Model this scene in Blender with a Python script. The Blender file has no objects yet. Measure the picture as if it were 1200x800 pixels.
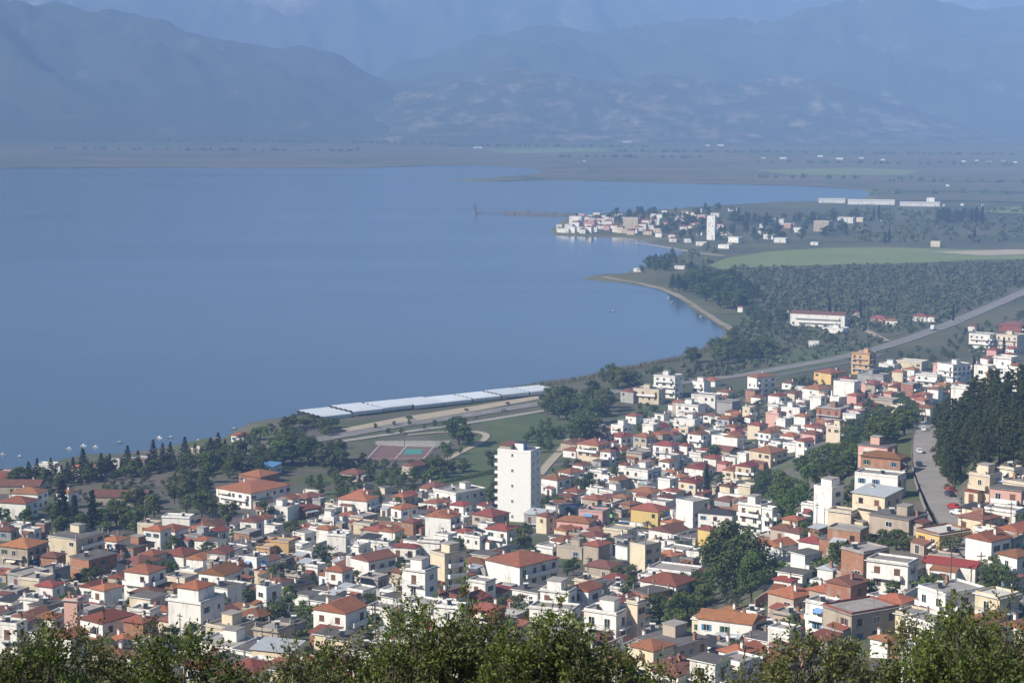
import bpy, math, random
import numpy as np
from mathutils import Vector, noise as mnoise
from mathutils.bvhtree import BVHTree
from mathutils.geometry import delaunay_2d_cdt

# ------------------------------------------------------------------ camera, world, sun, exposure
R = math.radians
sc = bpy.context.scene
COL = sc.collection
CAMZ = 180.0
FPX = 2400.0                      # focal length in pixels of a 1200 px wide frame
PITCH = math.atan(300 / FPX)
cam_d = bpy.data.cameras.new('camera'); cam = bpy.data.objects.new('camera', cam_d); COL.objects.link(cam)
cam_d.sensor_width = 36; cam_d.lens = 36 * FPX / 1200; cam_d.sensor_fit = 'HORIZONTAL'
cam_d.clip_start = 0.5; cam_d.clip_end = 60000
cam.location = (0, 0, CAMZ); cam.rotation_euler = (math.pi / 2 - PITCH, 0, 0)
sc.camera = cam

SUN_AZ = math.atan2(-0.84, -0.40)   # clockwise from +Y
SUN_EL = R(36)
world = bpy.data.worlds.new('World'); sc.world = world; world.use_nodes = True
nt = world.node_tree; nt.nodes.clear()
sky = nt.nodes.new('ShaderNodeTexSky'); sky.sky_type = 'NISHITA'; sky.sun_disc = False
sky.sun_elevation = SUN_EL; sky.sun_rotation = SUN_AZ; sky.altitude = 100; sky.air_density = 1.2; sky.dust_density = 0.6; sky.ozone_density = 2.5
bg = nt.nodes.new('ShaderNodeBackground'); bg.inputs['Strength'].default_value = 0.056
wo = nt.nodes.new('ShaderNodeOutputWorld')
nt.links.new(sky.outputs[0], bg.inputs[0]); nt.links.new(bg.outputs[0], wo.inputs[0])
sl = bpy.data.lights.new('sun', 'SUN'); sun = bpy.data.objects.new('sun', sl); COL.objects.link(sun)
sl.energy = 5.0; sl.angle = R(0.5); sl.color = (1.0, 0.93, 0.82)
sdir = Vector((math.sin(SUN_AZ) * math.cos(SUN_EL), math.cos(SUN_AZ) * math.cos(SUN_EL), math.sin(SUN_EL)))
sun.rotation_euler = sdir.to_track_quat('Z', 'Y').to_euler(); sun.location = (-300, -150, 600)
sc.view_settings.view_transform = 'Standard'; sc.view_settings.look = 'None'
sc.view_settings.exposure = 0.74; sc.view_settings.gamma = 1.0; sc.view_settings.use_curve_mapping = False
sc.render.engine = 'CYCLES'
sc.cycles.use_denoising = True
sc.cycles.max_bounces = 5; sc.cycles.diffuse_bounces = 2; sc.cycles.glossy_bounces = 2
sc.cycles.transmission_bounces = 3; sc.cycles.volume_bounces = 0; sc.cycles.transparent_max_bounces = 6
sc.cycles.caustics_reflective = False; sc.cycles.caustics_refractive = False
HAZE_DENSITY = 1.6e-4
HAZE_COLOR = (0.315, 0.535, 1.0)

rng = random.Random(7)

# ------------------------------------------------------------------ projection helpers
FWD = Vector((0, math.cos(PITCH), -math.sin(PITCH))); UP = Vector((0, math.sin(PITCH), math.cos(PITCH)))
CAMP = Vector((0, 0, CAMZ))
def ray(px, py):
    return (FWD * FPX + Vector((px - 600, 0, 0)) + UP * (400 - py)).normalized()
def project(p):
    v = Vector(p) - CAMP
    d = v.dot(FWD)
    return 600 + FPX * v.x / d, 400 - FPX * v.dot(UP) / d, d
def at_z(px, py, z=0.0):
    r = ray(px, py)
    t = (z - CAMZ) / r.z
    return CAMP + r * t

# ------------------------------------------------------------------ terrain
PY = [-300, 0, 10, 22, 60, 150, 300, 380, 420, 480, 600, 750, 860, 1000, 1150, 1e5]
PZ = [180, 178.2, 175.2, 171, 157.5, 128, 83, 65.5, 60, 52, 33, 15, 6.5, 2.6, 1.5, 1.3]
EY = [0, 300, 400, 450, 550, 700, 800, 1000, 1150, 1500, 1e5]
EZ = [0, 1, 6, 13, 27, 41, 33, 15, 9, 0, 0]
QY = [0, 430, 560, 700, 820, 1000, 1e5]
QZ = [0, 0, 12, 20, 12, 0, 0]
def sstep(a, b, x):
    t = min(1, max(0, (x - a) / (b - a))); return t * t * (3 - 2 * t)
def gz(x, y):
    z = float(np.interp(y, PY, PZ))
    if y > 200:
        u = 600 + FPX * x / y
        z += float(np.interp(y, EY, EZ)) * sstep(800, 1085, u)
        z += float(np.interp(y, QY, QZ)) * sstep(1105, 1180, u)
        z -= float(np.interp(y, [0, 380, 430, 560, 800, 1e5], [0, 0, 3, 6, 0, 0])) * (1 - sstep(0, 450, u)) * 0.5
    return z
def hit(px, py, h=0.0, y0=300.0):
    """ground point whose ground height + h is seen at pixel (px, py)"""
    r = ray(px, py); prev = y0; y = y0
    def f(yy):
        t = yy / r.y
        return CAMZ + r.z * t - (gz(r.x * t, yy) + h)
    if f(y0) < 0: y = y0
    else:
        while y < 14000:
            if f(y) < 0: break
            prev = y; y *= 1.012
        a, b = prev, y
        for _ in range(30):
            m = (a + b) / 2
            if f(m) < 0: b = m
            else: a = m
        y = b
    t = y / r.y
    return r.x * t, y

# ------------------------------------------------------------------ materials
MATS = {}
def mat(name, col, col2=None, scale=3.0, rough=0.85, rand=0.0, bump=0.0, spec=0.3, translucent=0.0, stain=None, stretch=None, lo=0.3, hi=0.7, metal=0.0, detail=5.0):
    m = bpy.data.materials.new(name); m.use_nodes = True
    t = m.node_tree; N = t.nodes; Lk = t.links
    b = N['Principled BSDF']; out = N['Material Output']
    b.inputs['Roughness'].default_value = rough
    b.inputs['Specular IOR Level'].default_value = spec
    b.inputs['Metallic'].default_value = metal
    tc = N.new('ShaderNodeTexCoord')
    mp = N.new('ShaderNodeMapping'); Lk.new(tc.outputs['Object'], mp.inputs[0])
    if stretch: mp.inputs['Scale'].default_value = stretch
    nz = N.new('ShaderNodeTexNoise'); nz.inputs['Scale'].default_value = scale; nz.inputs['Detail'].default_value = detail
    nz.inputs['Roughness'].default_value = 0.65
    Lk.new(mp.outputs[0], nz.inputs['Vector'])
    if col2 is None: col2 = tuple(c * 0.8 for c in col)
    cr = N.new('ShaderNodeValToRGB'); cr.color_ramp.elements[0].position = lo; cr.color_ramp.elements[1].position = hi
    cr.color_ramp.elements[0].color = (*col2, 1); cr.color_ramp.elements[1].color = (*col, 1)
    Lk.new(nz.outputs['Fac'], cr.inputs[0]); c = cr.outputs[0]
    if stain:
        n2 = N.new('ShaderNodeTexNoise'); n2.inputs['Scale'].default_value = stain[1]; n2.inputs['Detail'].default_value = 6
        m2 = N.new('ShaderNodeMapping'); m2.inputs['Scale'].default_value = (1, 1, stain[3] if len(stain) > 3 else 0.3)
        Lk.new(tc.outputs['Object'], m2.inputs[0]); Lk.new(m2.outputs[0], n2.inputs['Vector'])
        r2 = N.new('ShaderNodeValToRGB'); r2.color_ramp.elements[0].position = 0.52; r2.color_ramp.elements[1].position = 0.72
        r2.color_ramp.elements[1].color = (stain[2],) * 3 + (1,)
        Lk.new(n2.outputs['Fac'], r2.inputs[0])
        mx = N.new('ShaderNodeMix'); mx.data_type = 'RGBA'
        Lk.new(r2.outputs[0], mx.inputs['Factor']); Lk.new(c, mx.inputs['A']); mx.inputs['B'].default_value = (*stain[0], 1)
        c = mx.outputs['Result']
    if rand:
        oi = N.new('ShaderNodeObjectInfo')
        mr = N.new('ShaderNodeMapRange'); mr.inputs['To Min'].default_value = 1 - rand; mr.inputs['To Max'].default_value = 1 + rand
        Lk.new(oi.outputs['Random'], mr.inputs['Value'])
        mh = N.new('ShaderNodeMath'); mh.operation = 'MULTIPLY_ADD'; mh.inputs[1].default_value = 0.05 * (1 if rand > 0.2 else 0.4); mh.inputs[2].default_value = 0.5 - 0.025 * (1 if rand > 0.2 else 0.4)
        mfr = N.new('ShaderNodeMath'); mfr.operation = 'FRACT'; mm = N.new('ShaderNodeMath'); mm.operation = 'MULTIPLY'; mm.inputs[1].default_value = 17.3
        Lk.new(oi.outputs['Random'], mm.inputs[0]); Lk.new(mm.outputs[0], mfr.inputs[0]); Lk.new(mfr.outputs[0], mh.inputs[0])
        hs = N.new('ShaderNodeHueSaturation'); Lk.new(mr.outputs[0], hs.inputs['Value']); Lk.new(mh.outputs[0], hs.inputs['Hue']); Lk.new(c, hs.inputs['Color'])
        c = hs.outputs[0]
    Lk.new(c, b.inputs['Base Color'])
    if bump:
        bp = N.new('ShaderNodeBump'); bp.inputs['Strength'].default_value = bump; bp.inputs['Distance'].default_value = 0.2
        Lk.new(nz.outputs['Fac'], bp.inputs['Height']); Lk.new(bp.outputs[0], b.inputs['Normal'])
    if translucent:
        tr = N.new('ShaderNodeBsdfTranslucent'); Lk.new(c, tr.inputs[0])
        ms = N.new('ShaderNodeMixShader'); ms.inputs[0].default_value = translucent
        Lk.new(b.outputs[0], ms.inputs[1]); Lk.new(tr.outputs[0], ms.inputs[2]); Lk.new(ms.outputs[0], out.inputs['Surface'])
    MATS[name] = m
    return m

dirt = ((0.30, 0.26, 0.22), 0.25, 0.6)
mat('plaster_white', (0.80, 0.78, 0.74), (0.72, 0.70, 0.66), 0.6, 0.9, 0.06, stain=((0.36, 0.33, 0.29), 0.7, 0.62, 0.3))
mat('plaster_cream', (0.66, 0.57, 0.42), (0.58, 0.49, 0.36), 0.6, 0.9, 0.08, stain=((0.36, 0.31, 0.25), 0.5, 0.5, 0.25))
mat('plaster_yellow', (0.66, 0.47, 0.17), (0.58, 0.42, 0.17), 0.6, 0.9, 0.05, stain=((0.38, 0.31, 0.2), 0.5, 0.4, 0.25))
mat('plaster_ochre', (0.60, 0.36, 0.16), (0.52, 0.31, 0.15), 0.6, 0.9, 0.05, stain=((0.34, 0.26, 0.2), 0.5, 0.4, 0.25))
mat('plaster_pink', (0.62, 0.36, 0.31), (0.55, 0.32, 0.28), 0.6, 0.9, 0.08, stain=((0.36, 0.28, 0.25), 0.5, 0.4, 0.25))
mat('plaster_grey', (0.36, 0.35, 0.34), (0.28, 0.27, 0.27), 0.8, 0.9, 0.12, stain=((0.18, 0.17, 0.16), 0.5, 0.6, 0.25))
mat('plaster_beige', (0.45, 0.38, 0.30), (0.38, 0.32, 0.26), 0.7, 0.9, 0.12, stain=((0.24, 0.2, 0.17), 0.5, 0.6, 0.25))
mat('plaster_maroon', (0.24, 0.075, 0.06), (0.19, 0.065, 0.05), 0.7, 0.9, 0.1)
mat('plaster_green', (0.22, 0.50, 0.18), (0.18, 0.42, 0.16), 0.7, 0.9, 0.05)
mat('hollow_brick', (0.36, 0.165, 0.10), (0.27, 0.13, 0.085), 1.6, 0.95, 0.12, stain=((0.36, 0.32, 0.28), 0.6, 0.5, 0.6))
mat('tile_red', (0.29, 0.095, 0.052), (0.16, 0.062, 0.042), 0.9, 0.85, 0.25, bump=0.3, stain=((0.17, 0.10, 0.075), 0.8, 0.85, 1))
mat('tile_orange', (0.40, 0.155, 0.07), (0.25, 0.10, 0.055), 0.9, 0.85, 0.15, bump=0.3, stain=((0.28, 0.14, 0.09), 0.35, 0.6, 1))
mat('tile_brown', (0.20, 0.085, 0.06), (0.14, 0.065, 0.05), 0.9, 0.85, 0.2, bump=0.3, stain=((0.12, 0.08, 0.07), 0.35, 0.7, 1))
mat('sheet_red', (0.26, 0.045, 0.04), (0.2, 0.04, 0.036), 0.9, 0.6, 0.1)
mat('slate_black', (0.045, 0.045, 0.055), (0.035, 0.035, 0.04), 0.9, 0.7, 0.1)
mat('sheet_grey', (0.42, 0.45, 0.48), (0.34, 0.36, 0.38), 0.7, 0.5, 0.1)
mat('sheet_blue', (0.10, 0.24, 0.42), (0.08, 0.2, 0.36), 0.7, 0.5, 0.05)
mat('concrete_roof', (0.33, 0.31, 0.29), (0.22, 0.20, 0.19), 0.35, 0.95, 0.22, stain=((0.13, 0.12, 0.12), 0.3, 0.7, 1))
mat('concrete_dark', (0.13, 0.12, 0.115), (0.085, 0.08, 0.08), 0.35, 0.95, 0.2, stain=((0.2, 0.18, 0.16), 0.3, 0.6, 1))
mat('concrete_pale', (0.58, 0.56, 0.53), (0.46, 0.44, 0.42), 0.4, 0.95, 0.12, stain=((0.3, 0.28, 0.26), 0.3, 0.6, 1))
mat('paint_white', (0.82, 0.81, 0.79), (0.74, 0.73, 0.71), 1.0, 0.7, 0.04)
mat('glass_dark', (0.03, 0.035, 0.045), (0.02, 0.025, 0.03), 1.0, 0.12, 0.0, spec=0.5)
mat('shutter_brown', (0.16, 0.08, 0.045), (0.12, 0.06, 0.04), 3, 0.7, 0.2)
mat('shutter_green', (0.06, 0.13, 0.08), (0.05, 0.1, 0.07), 3, 0.7, 0.2)
mat('steel_grey', (0.30, 0.31, 0.32), (0.24, 0.25, 0.26), 2, 0.45, 0.1, metal=0.6)
mat('awning_cloth', (0.62, 0.58, 0.50), (0.54, 0.5, 0.43), 2, 0.9, 0.1)
mat('awning_blue', (0.18, 0.32, 0.56), (0.14, 0.27, 0.48), 2, 0.9, 0.1)
mat('leaf_broad', (0.105, 0.140, 0.032), (0.052, 0.078, 0.019), 1.3, 0.75, 0.35, translucent=0.2, spec=0.25)
mat('leaf_bright', (0.12, 0.185, 0.035), (0.07, 0.115, 0.024), 1.3, 0.75, 0.2, translucent=0.25, spec=0.25)
mat('leaf_pine', (0.056, 0.072, 0.022), (0.028, 0.040, 0.012), 1.3, 0.8, 0.3, translucent=0.1, spec=0.2)
mat('leaf_cypress', (0.022, 0.034, 0.018), (0.012, 0.02, 0.011), 2.0, 0.85, 0.2, translucent=0.06, spec=0.2)
mat('leaf_olive', (0.105, 0.125, 0.058), (0.06, 0.076, 0.036), 1.3, 0.8, 0.25, translucent=0.15, spec=0.2)
mat('shrub_leaf', (0.145, 0.19, 0.032), (0.048, 0.078, 0.014), 14, 0.5, 0.12, translucent=0.28, spec=0.4)
mat('shrub_leaf_dull', (0.18, 0.19, 0.065), (0.066, 0.08, 0.027), 14, 0.6, 0.12, translucent=0.25, spec=0.35)
mat('bark', (0.10, 0.085, 0.065), (0.06, 0.05, 0.04), 2.5, 0.95, 0.15)
mat('asphalt', (0.125, 0.12, 0.118), (0.095, 0.09, 0.09), 0.25, 0.9, 0, stain=((0.17, 0.16, 0.15), 0.06, 0.5, 1))
mat('old_asphalt', (0.30, 0.275, 0.25), (0.23, 0.21, 0.195), 0.12, 0.95, 0, stain=((0.17, 0.16, 0.15), 0.08, 0.5, 1))
mat('road_asphalt', (0.215, 0.20, 0.19), (0.17, 0.16, 0.155), 0.1, 0.95, 0, stain=((0.13, 0.125, 0.12), 0.05, 0.5, 1))
mat('paving', (0.36, 0.33, 0.29), (0.28, 0.26, 0.23), 0.3, 0.9, 0)
mat('sand_path', (0.42, 0.35, 0.26), (0.33, 0.28, 0.21), 0.2, 0.95, 0)
mat('road_paint', (0.78, 0.78, 0.76), (0.6, 0.6, 0.58), 1, 0.8, 0)
mat('court_red', (0.20, 0.11, 0.10), (0.15, 0.095, 0.09), 0.2, 0.9, 0)
mat('court_turquoise', (0.07, 0.25, 0.23), (0.06, 0.21, 0.195), 0.2, 0.9, 0)
mat('lawn', (0.085, 0.115, 0.045), (0.06, 0.085, 0.034), 0.05, 0.95, 0, stain=((0.15, 0.13, 0.06), 0.025, 0.6, 1))
mat('pasture', (0.17, 0.215, 0.07), (0.135, 0.175, 0.06), 0.012, 0.95, 0, stain=((0.22, 0.19, 0.09), 0.01, 0.5, 1))
mat('grove_soil', (0.12, 0.11, 0.065), (0.075, 0.08, 0.042), 0.02, 0.95, 0, stain=((0.07, 0.085, 0.04), 0.01, 0.7, 1))
mat('marsh', (0.165, 0.13, 0.08), (0.065, 0.07, 0.042), 0.004, 0.95, 0, stretch=(0.35, 1.6, 1), stain=((0.09, 0.10, 0.06), 0.0025, 0.7, 1))
mat('lot_soil', (0.155, 0.125, 0.10), (0.10, 0.09, 0.07), 0.08, 0.95, 0, stain=((0.07, 0.085, 0.038), 0.035, 0.95, 1))
mat('beach_sand', (0.27, 0.23, 0.175), (0.2, 0.175, 0.135), 0.2, 0.95, 0)
mat('reed', (0.20, 0.175, 0.095), (0.12, 0.115, 0.06), 0.3, 0.95, 0, translucent=0.2)
mat('rubble', (0.13, 0.115, 0.105), (0.08, 0.072, 0.07), 0.3, 0.95, 0)
mat('plastic_sheet', (0.68, 0.72, 0.76), (0.58, 0.63, 0.68), 0.15, 0.45, 0.08, spec=0.4, stain=((0.42, 0.47, 0.52), 0.08, 0.5, 1))
mat('wood_pole', (0.13, 0.10, 0.08), (0.09, 0.07, 0.06), 2, 0.95, 0.1)
mat('rubber', (0.02, 0.02, 0.02), (0.015, 0.015, 0.015), 2, 0.9, 0)
mat('car_white', (0.75, 0.75, 0.74), (0.7, 0.7, 0.7), 1, 0.25, 0, spec=0.5)
mat('car_dark', (0.03, 0.035, 0.05), (0.025, 0.03, 0.04), 1, 0.25, 0, spec=0.5)
mat('car_red', (0.38, 0.03, 0.03), (0.33, 0.025, 0.025), 1, 0.25, 0, spec=0.5)
mat('car_silver', (0.42, 0.43, 0.45), (0.38, 0.39, 0.4), 1, 0.3, 0, spec=0.5, metal=0.4)
mat('lamp_lens', (0.6, 0.55, 0.5), (0.5, 0.45, 0.4), 1, 0.2, 0)
mat('hull_white', (0.78, 0.78, 0.77), (0.7, 0.7, 0.69), 1, 0.4, 0)
mat('hull_dark', (0.07, 0.07, 0.075), (0.05, 0.05, 0.055), 1, 0.5, 0)

def ground_material():
    m = mat('town_ground', (0.15, 0.13, 0.11), (0.085, 0.078, 0.07), 0.06, 0.95, 0, detail=8)
    t = m.node_tree; N = t.nodes; Lk = t.links; b = N['Principled BSDF']
    base = b.inputs['Base Color'].links[0].from_socket
    geo = N.new('ShaderNodeNewGeometry'); sep = N.new('ShaderNodeSeparateXYZ'); Lk.new(geo.outputs['Position'], sep.inputs[0])
    n2 = N.new('ShaderNodeTexNoise'); n2.inputs['Scale'].default_value = 0.035; n2.inputs['Detail'].default_value = 8; Lk.new(geo.outputs['Position'], n2.inputs['Vector'])
    r2 = N.new('ShaderNodeValToRGB'); r2.color_ramp.elements[0].position = 0.42; r2.color_ramp.elements[1].position = 0.6
    Lk.new(n2.outputs['Fac'], r2.inputs[0])
    green = N.new('ShaderNodeMix'); green.data_type = 'RGBA'; Lk.new(r2.outputs[0], green.inputs['Factor'])
    Lk.new(base, green.inputs['A']); green.inputs['B'].default_value = (0.075, 0.095, 0.035, 1)
    # beyond the town the land turns to scrub and groves
    mr = N.new('ShaderNodeMapRange'); mr.inputs['From Min'].default_value = 980; mr.inputs['From Max'].default_value = 1350; Lk.new(sep.outputs['Y'], mr.inputs['Value'])
    n3 = N.new('ShaderNodeTexNoise'); n3.inputs['Scale'].default_value = 0.008; n3.inputs['Detail'].default_value = 9; Lk.new(geo.outputs['Position'], n3.inputs['Vector'])
    r3 = N.new('ShaderNodeValToRGB'); e = r3.color_ramp.elements
    e[0].position = 0.35; e[0].color = (0.042, 0.055, 0.024, 1); e[1].position = 0.70; e[1].color = (0.12, 0.11, 0.058, 1)
    Lk.new(n3.outputs['Fac'], r3.inputs[0])
    mx = N.new('ShaderNodeMix'); mx.data_type = 'RGBA'; Lk.new(mr.outputs[0], mx.inputs['Factor'])
    Lk.new(green.outputs['Result'], mx.inputs['A']); Lk.new(r3.outputs[0], mx.inputs['B'])
    Lk.new(mx.outputs['Result'], b.inputs['Base Color'])
    return m
ground_material()

def water_material():
    m = bpy.data.materials.new('lake_water'); m.use_nodes = True; t = m.node_tree; N = t.nodes; Lk = t.links
    b = N['Principled BSDF']; b.inputs['Base Color'].default_value = (0.056, 0.094, 0.150, 1)
    b.inputs['IOR'].default_value = 1.33; b.inputs['Roughness'].default_value = 0.16
    tc = N.new('ShaderNodeTexCoord')
    n1 = N.new('ShaderNodeTexNoise'); n1.inputs['Scale'].default_value = 0.22; n1.inputs['Detail'].default_value = 4
    mp = N.new('ShaderNodeMapping'); mp.inputs['Scale'].default_value = (0.5, 1.2, 1); Lk.new(tc.outputs['Object'], mp.inputs[0]); Lk.new(mp.outputs[0], n1.inputs['Vector'])
    n2 = N.new('ShaderNodeTexNoise'); n2.inputs['Scale'].default_value = 0.0018; n2.inputs['Detail'].default_value = 6
    mp2 = N.new('ShaderNodeMapping'); mp2.inputs['Scale'].default_value = (0.3, 1.7, 1); mp2.inputs['Rotation'].default_value = (0, 0, 0.25); Lk.new(tc.outputs['Object'], mp2.inputs[0]); Lk.new(mp2.outputs[0], n2.inputs['Vector'])
    r = N.new('ShaderNodeMapRange'); r.inputs['From Min'].default_value = 0.35; r.inputs['From Max'].default_value = 0.65
    r.inputs['To Min'].default_value = 0.08; r.inputs['To Max'].default_value = 0.19; Lk.new(n2.outputs['Fac'], r.inputs['Value']); Lk.new(r.outputs[0], b.inputs['Roughness'])
    bp = N.new('ShaderNodeBump'); bp.inputs['Strength'].default_value = 0.22; bp.inputs['Distance'].default_value = 0.35
    Lk.new(n1.outputs['Fac'], bp.inputs['Height']); Lk.new(bp.outputs[0], b.inputs['Normal'])
    MATS['lake_water'] = m
water_material()

def rock_material(name, scrub, rock, lo, hi, scale, snow=None):
    m = mat(name, scrub, tuple(c * 0.6 for c in scrub), 0.004, 0.95, 0, detail=8)
    t = m.node_tree; N = t.nodes; Lk = t.links; b = N['Principled BSDF']
    base = b.inputs['Base Color'].links[0].from_socket
    geo = N.new('ShaderNodeNewGeometry')
    mp = N.new('ShaderNodeMapping'); mp.inputs['Scale'].default_value = (1, 0.5, 0.55); mp.inputs['Rotation'].default_value = (0, 0.4, 0.0); Lk.new(geo.outputs['Position'], mp.inputs[0])
    n = N.new('ShaderNodeTexNoise'); n.inputs['Scale'].default_value = scale; n.inputs['Detail'].default_value = 9; n.inputs['Roughness'].default_value = 0.7; Lk.new(mp.outputs[0], n.inputs['Vector'])
    r = N.new('ShaderNodeValToRGB'); r.color_ramp.elements[0].position = lo; r.color_ramp.elements[1].position = hi; Lk.new(n.outputs['Fac'], r.inputs[0])
    mx = N.new('ShaderNodeMix'); mx.data_type = 'RGBA'; Lk.new(r.outputs[0], mx.inputs['Factor']); Lk.new(base, mx.inputs['A']); mx.inputs['B'].default_value = (*rock, 1)
    c = mx.outputs['Result']
    if snow:
        sep = N.new('ShaderNodeSeparateXYZ'); Lk.new(geo.outputs['Position'], sep.inputs[0])
        ms = N.new('ShaderNodeMath'); ms.operation = 'MULTIPLY_ADD'; ms.inputs[1].default_value = 700; Lk.new(n.outputs['Fac'], ms.inputs[0]); Lk.new(sep.outputs['Z'], ms.inputs[2])
        rs = N.new('ShaderNodeMapRange'); rs.inputs['From Min'].default_value = snow; rs.inputs['From Max'].default_value = snow + 320; Lk.new(ms.outputs[0], rs.inputs['Value'])
        m3 = N.new('ShaderNodeMix'); m3.data_type = 'RGBA'; Lk.new(rs.outputs[0], m3.inputs['Factor']); Lk.new(c, m3.inputs['A']); m3.inputs['B'].default_value = (0.50, 0.44, 0.42, 1)
        c = m3.outputs['Result']
    Lk.new(c, b.inputs['Base Color'])
    return m
rock_material('mountain_scrub', (0.055, 0.065, 0.035), (0.24, 0.20, 0.15), 0.58, 0.74, 0.005)
rock_material('mountain_rock', (0.06, 0.065, 0.04), (0.31, 0.26, 0.20), 0.50, 0.70, 0.011)
rock_material('mountain_snow', (0.10, 0.10, 0.09), (0.4, 0.36, 0.33), 0.55, 0.7, 0.0012, snow=1070)

# ------------------------------------------------------------------ mesh helpers
class MB:
    def __init__(s): s.v = []; s.f = []; s.m = []; s.mats = []
    def mi(s, name):
        if name not in s.mats: s.mats.append(name)
        return s.mats.index(name)
    def face(s, pts, m):
        b = len(s.v); s.v.extend([tuple(p) for p in pts]); s.f.append(tuple(range(b, b + len(pts)))); s.m.append(s.mi(m))
    def box(s, x0, x1, y0, y1, z0, z1, m, top=None, skip=''):
        b = len(s.v)
        s.v.extend([(x0, y0, z0), (x1, y0, z0), (x1, y1, z0), (x0, y1, z0), (x0, y0, z1), (x1, y0, z1), (x1, y1, z1), (x0, y1, z1)])
        q = [((3, 2, 1, 0), m), ((4, 5, 6, 7), top or m), ((0, 1, 5, 4), m), ((1, 2, 6, 5), m), ((2, 3, 7, 6), m), ((3, 0, 4, 7), m)]
        for f, mm in q: s.f.append(tuple(b + i for i in f)); s.m.append(s.mi(mm))
    def poly(s, verts, faces, m):
        b = len(s.v); s.v.extend([tuple(p) for p in verts])
        for f in faces: s.f.append(tuple(b + i for i in f)); s.m.append(s.mi(m))
    def tube(s, pts, rads, m, n=6, caps=True):
        rings = []
        for i, p in enumerate(pts):
            p = Vector(p)
            d = (Vector(pts[min(i + 1, len(pts) - 1)]) - Vector(pts[max(i - 1, 0)]))
            d = d.normalized() if d.length > 1e-6 else Vector((0, 0, 1))
            a = d.orthogonal().normalized(); c = d.cross(a)
            b = len(s.v); rings.append(b)
            for k in range(n):
                t = 2 * math.pi * k / n
                s.v.append(tuple(p + (a * math.cos(t) + c * math.sin(t)) * rads[i]))
        mm = s.mi(m)
        for i in range(len(rings) - 1):
            for k in range(n):
                s.f.append((rings[i] + k, rings[i] + (k + 1) % n, rings[i + 1] + (k + 1) % n, rings[i + 1] + k)); s.m.append(mm)
        if caps:
            s.f.append(tuple(reversed(range(rings[0], rings[0] + n)))); s.m.append(mm)
            s.f.append(tuple(range(rings[-1], rings[-1] + n))); s.m.append(mm)
    def mesh(s, name, smooth=False):
        me = bpy.data.meshes.new(name); me.from_pydata(s.v, [], s.f)
        for n in s.mats: me.materials.append(MATS[n])
        me.polygons.foreach_set('material_index', s.m)
        if smooth: me.polygons.foreach_set('use_smooth', [True] * len(s.f))
        me.update(); return me
    def build(s, name, parent=None, smooth=False, loc=None):
        return link(name, s.mesh(name, smooth), parent, loc)
def link(name, me, parent=None, loc=None, rz=0.0, scale=None):
    o = bpy.data.objects.new(name, me); COL.objects.link(o)
    if parent is not None: o.parent = parent
    if loc is not None: o.location = loc
    if rz: o.rotation_euler = (0, 0, rz)
    if scale is not None: o.scale = scale
    return o
def empty(name, loc, rz=0.0):
    o = bpy.data.objects.new(name, None); o.empty_display_size = 1; COL.objects.link(o); o.location = loc; o.rotation_euler = (0, 0, rz); return o
def copy_tree(o, parent=None):
    c = o.copy(); COL.objects.link(c)
    if parent is not None: c.parent = parent
    for ch in list(o.children): copy_tree(ch, c)
    return c
THINGS = []
def thing(o, desc, cat, group=None, extra=None, fixed=False, zoff=3.0):
    """desc: how it looks. fixed: the label already singles it out, else a landmark is added at the end"""
    o['category'] = cat
    if group: o['group'] = group
    THINGS.append(dict(o=o, desc=desc, extra=extra, fixed=fixed, zoff=zoff))
    return o
def structure(o): o['kind'] = 'structure'; return o
def stuff(o): o['kind'] = 'stuff'; return o

# ------------------------------------------------------------------ land, water, hills
SHORE = [(-900, 640), (-400, 590), (-100, 560), (0, 551), (50, 545), (100, 538), (150, 531), (200, 523), (262, 514), (276, 505), (292, 498), (312, 492), (345, 488), (400, 480), (450, 473),
         (540, 464), (600, 456), (640, 449), (690, 443), (722, 433), (760, 427), (800, 419), (826, 410), (842, 399), (850, 390), (838, 379), (822, 369), (806, 358), (795, 349),
         (778, 341), (748, 334), (716, 330), (690, 328), (684, 326), (700, 323), (732, 321), (752, 314), (778, 306), (800, 297), (798, 291), (775, 287), (752, 281), (730, 278),
         (690, 277.5), (652, 276), (645, 272), (652, 265), (664, 257), (700, 251.5), (745, 248), (800, 244), (850, 240.5), (905, 237), (960, 236.5), (1008, 233), (1026, 228), (1010, 222),
         (930, 217.5), (850, 216), (780, 214.5), (700, 212.5), (640, 211), (590, 213), (540, 213), (524, 211.6), (560, 209.5), (610, 206), (640, 201), (622, 196.5), (560, 194.5),
         (500, 194.5), (420, 197.5), (300, 197), (200, 196), (100, 196.5), (0, 198), (-200, 199), (-700, 200)]
def dense(pts, step, closed=False):
    out = []
    n = len(pts)
    for i in range(n if closed else n - 1):
        a = Vector(pts[i]); b = Vector(pts[(i + 1) % n]); k = max(1, int((b - a).length / step))
        for j in range(k): out.append(a.lerp(b, j / k))
    if not closed: out.append(Vector(pts[-1]))
    return out
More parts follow.
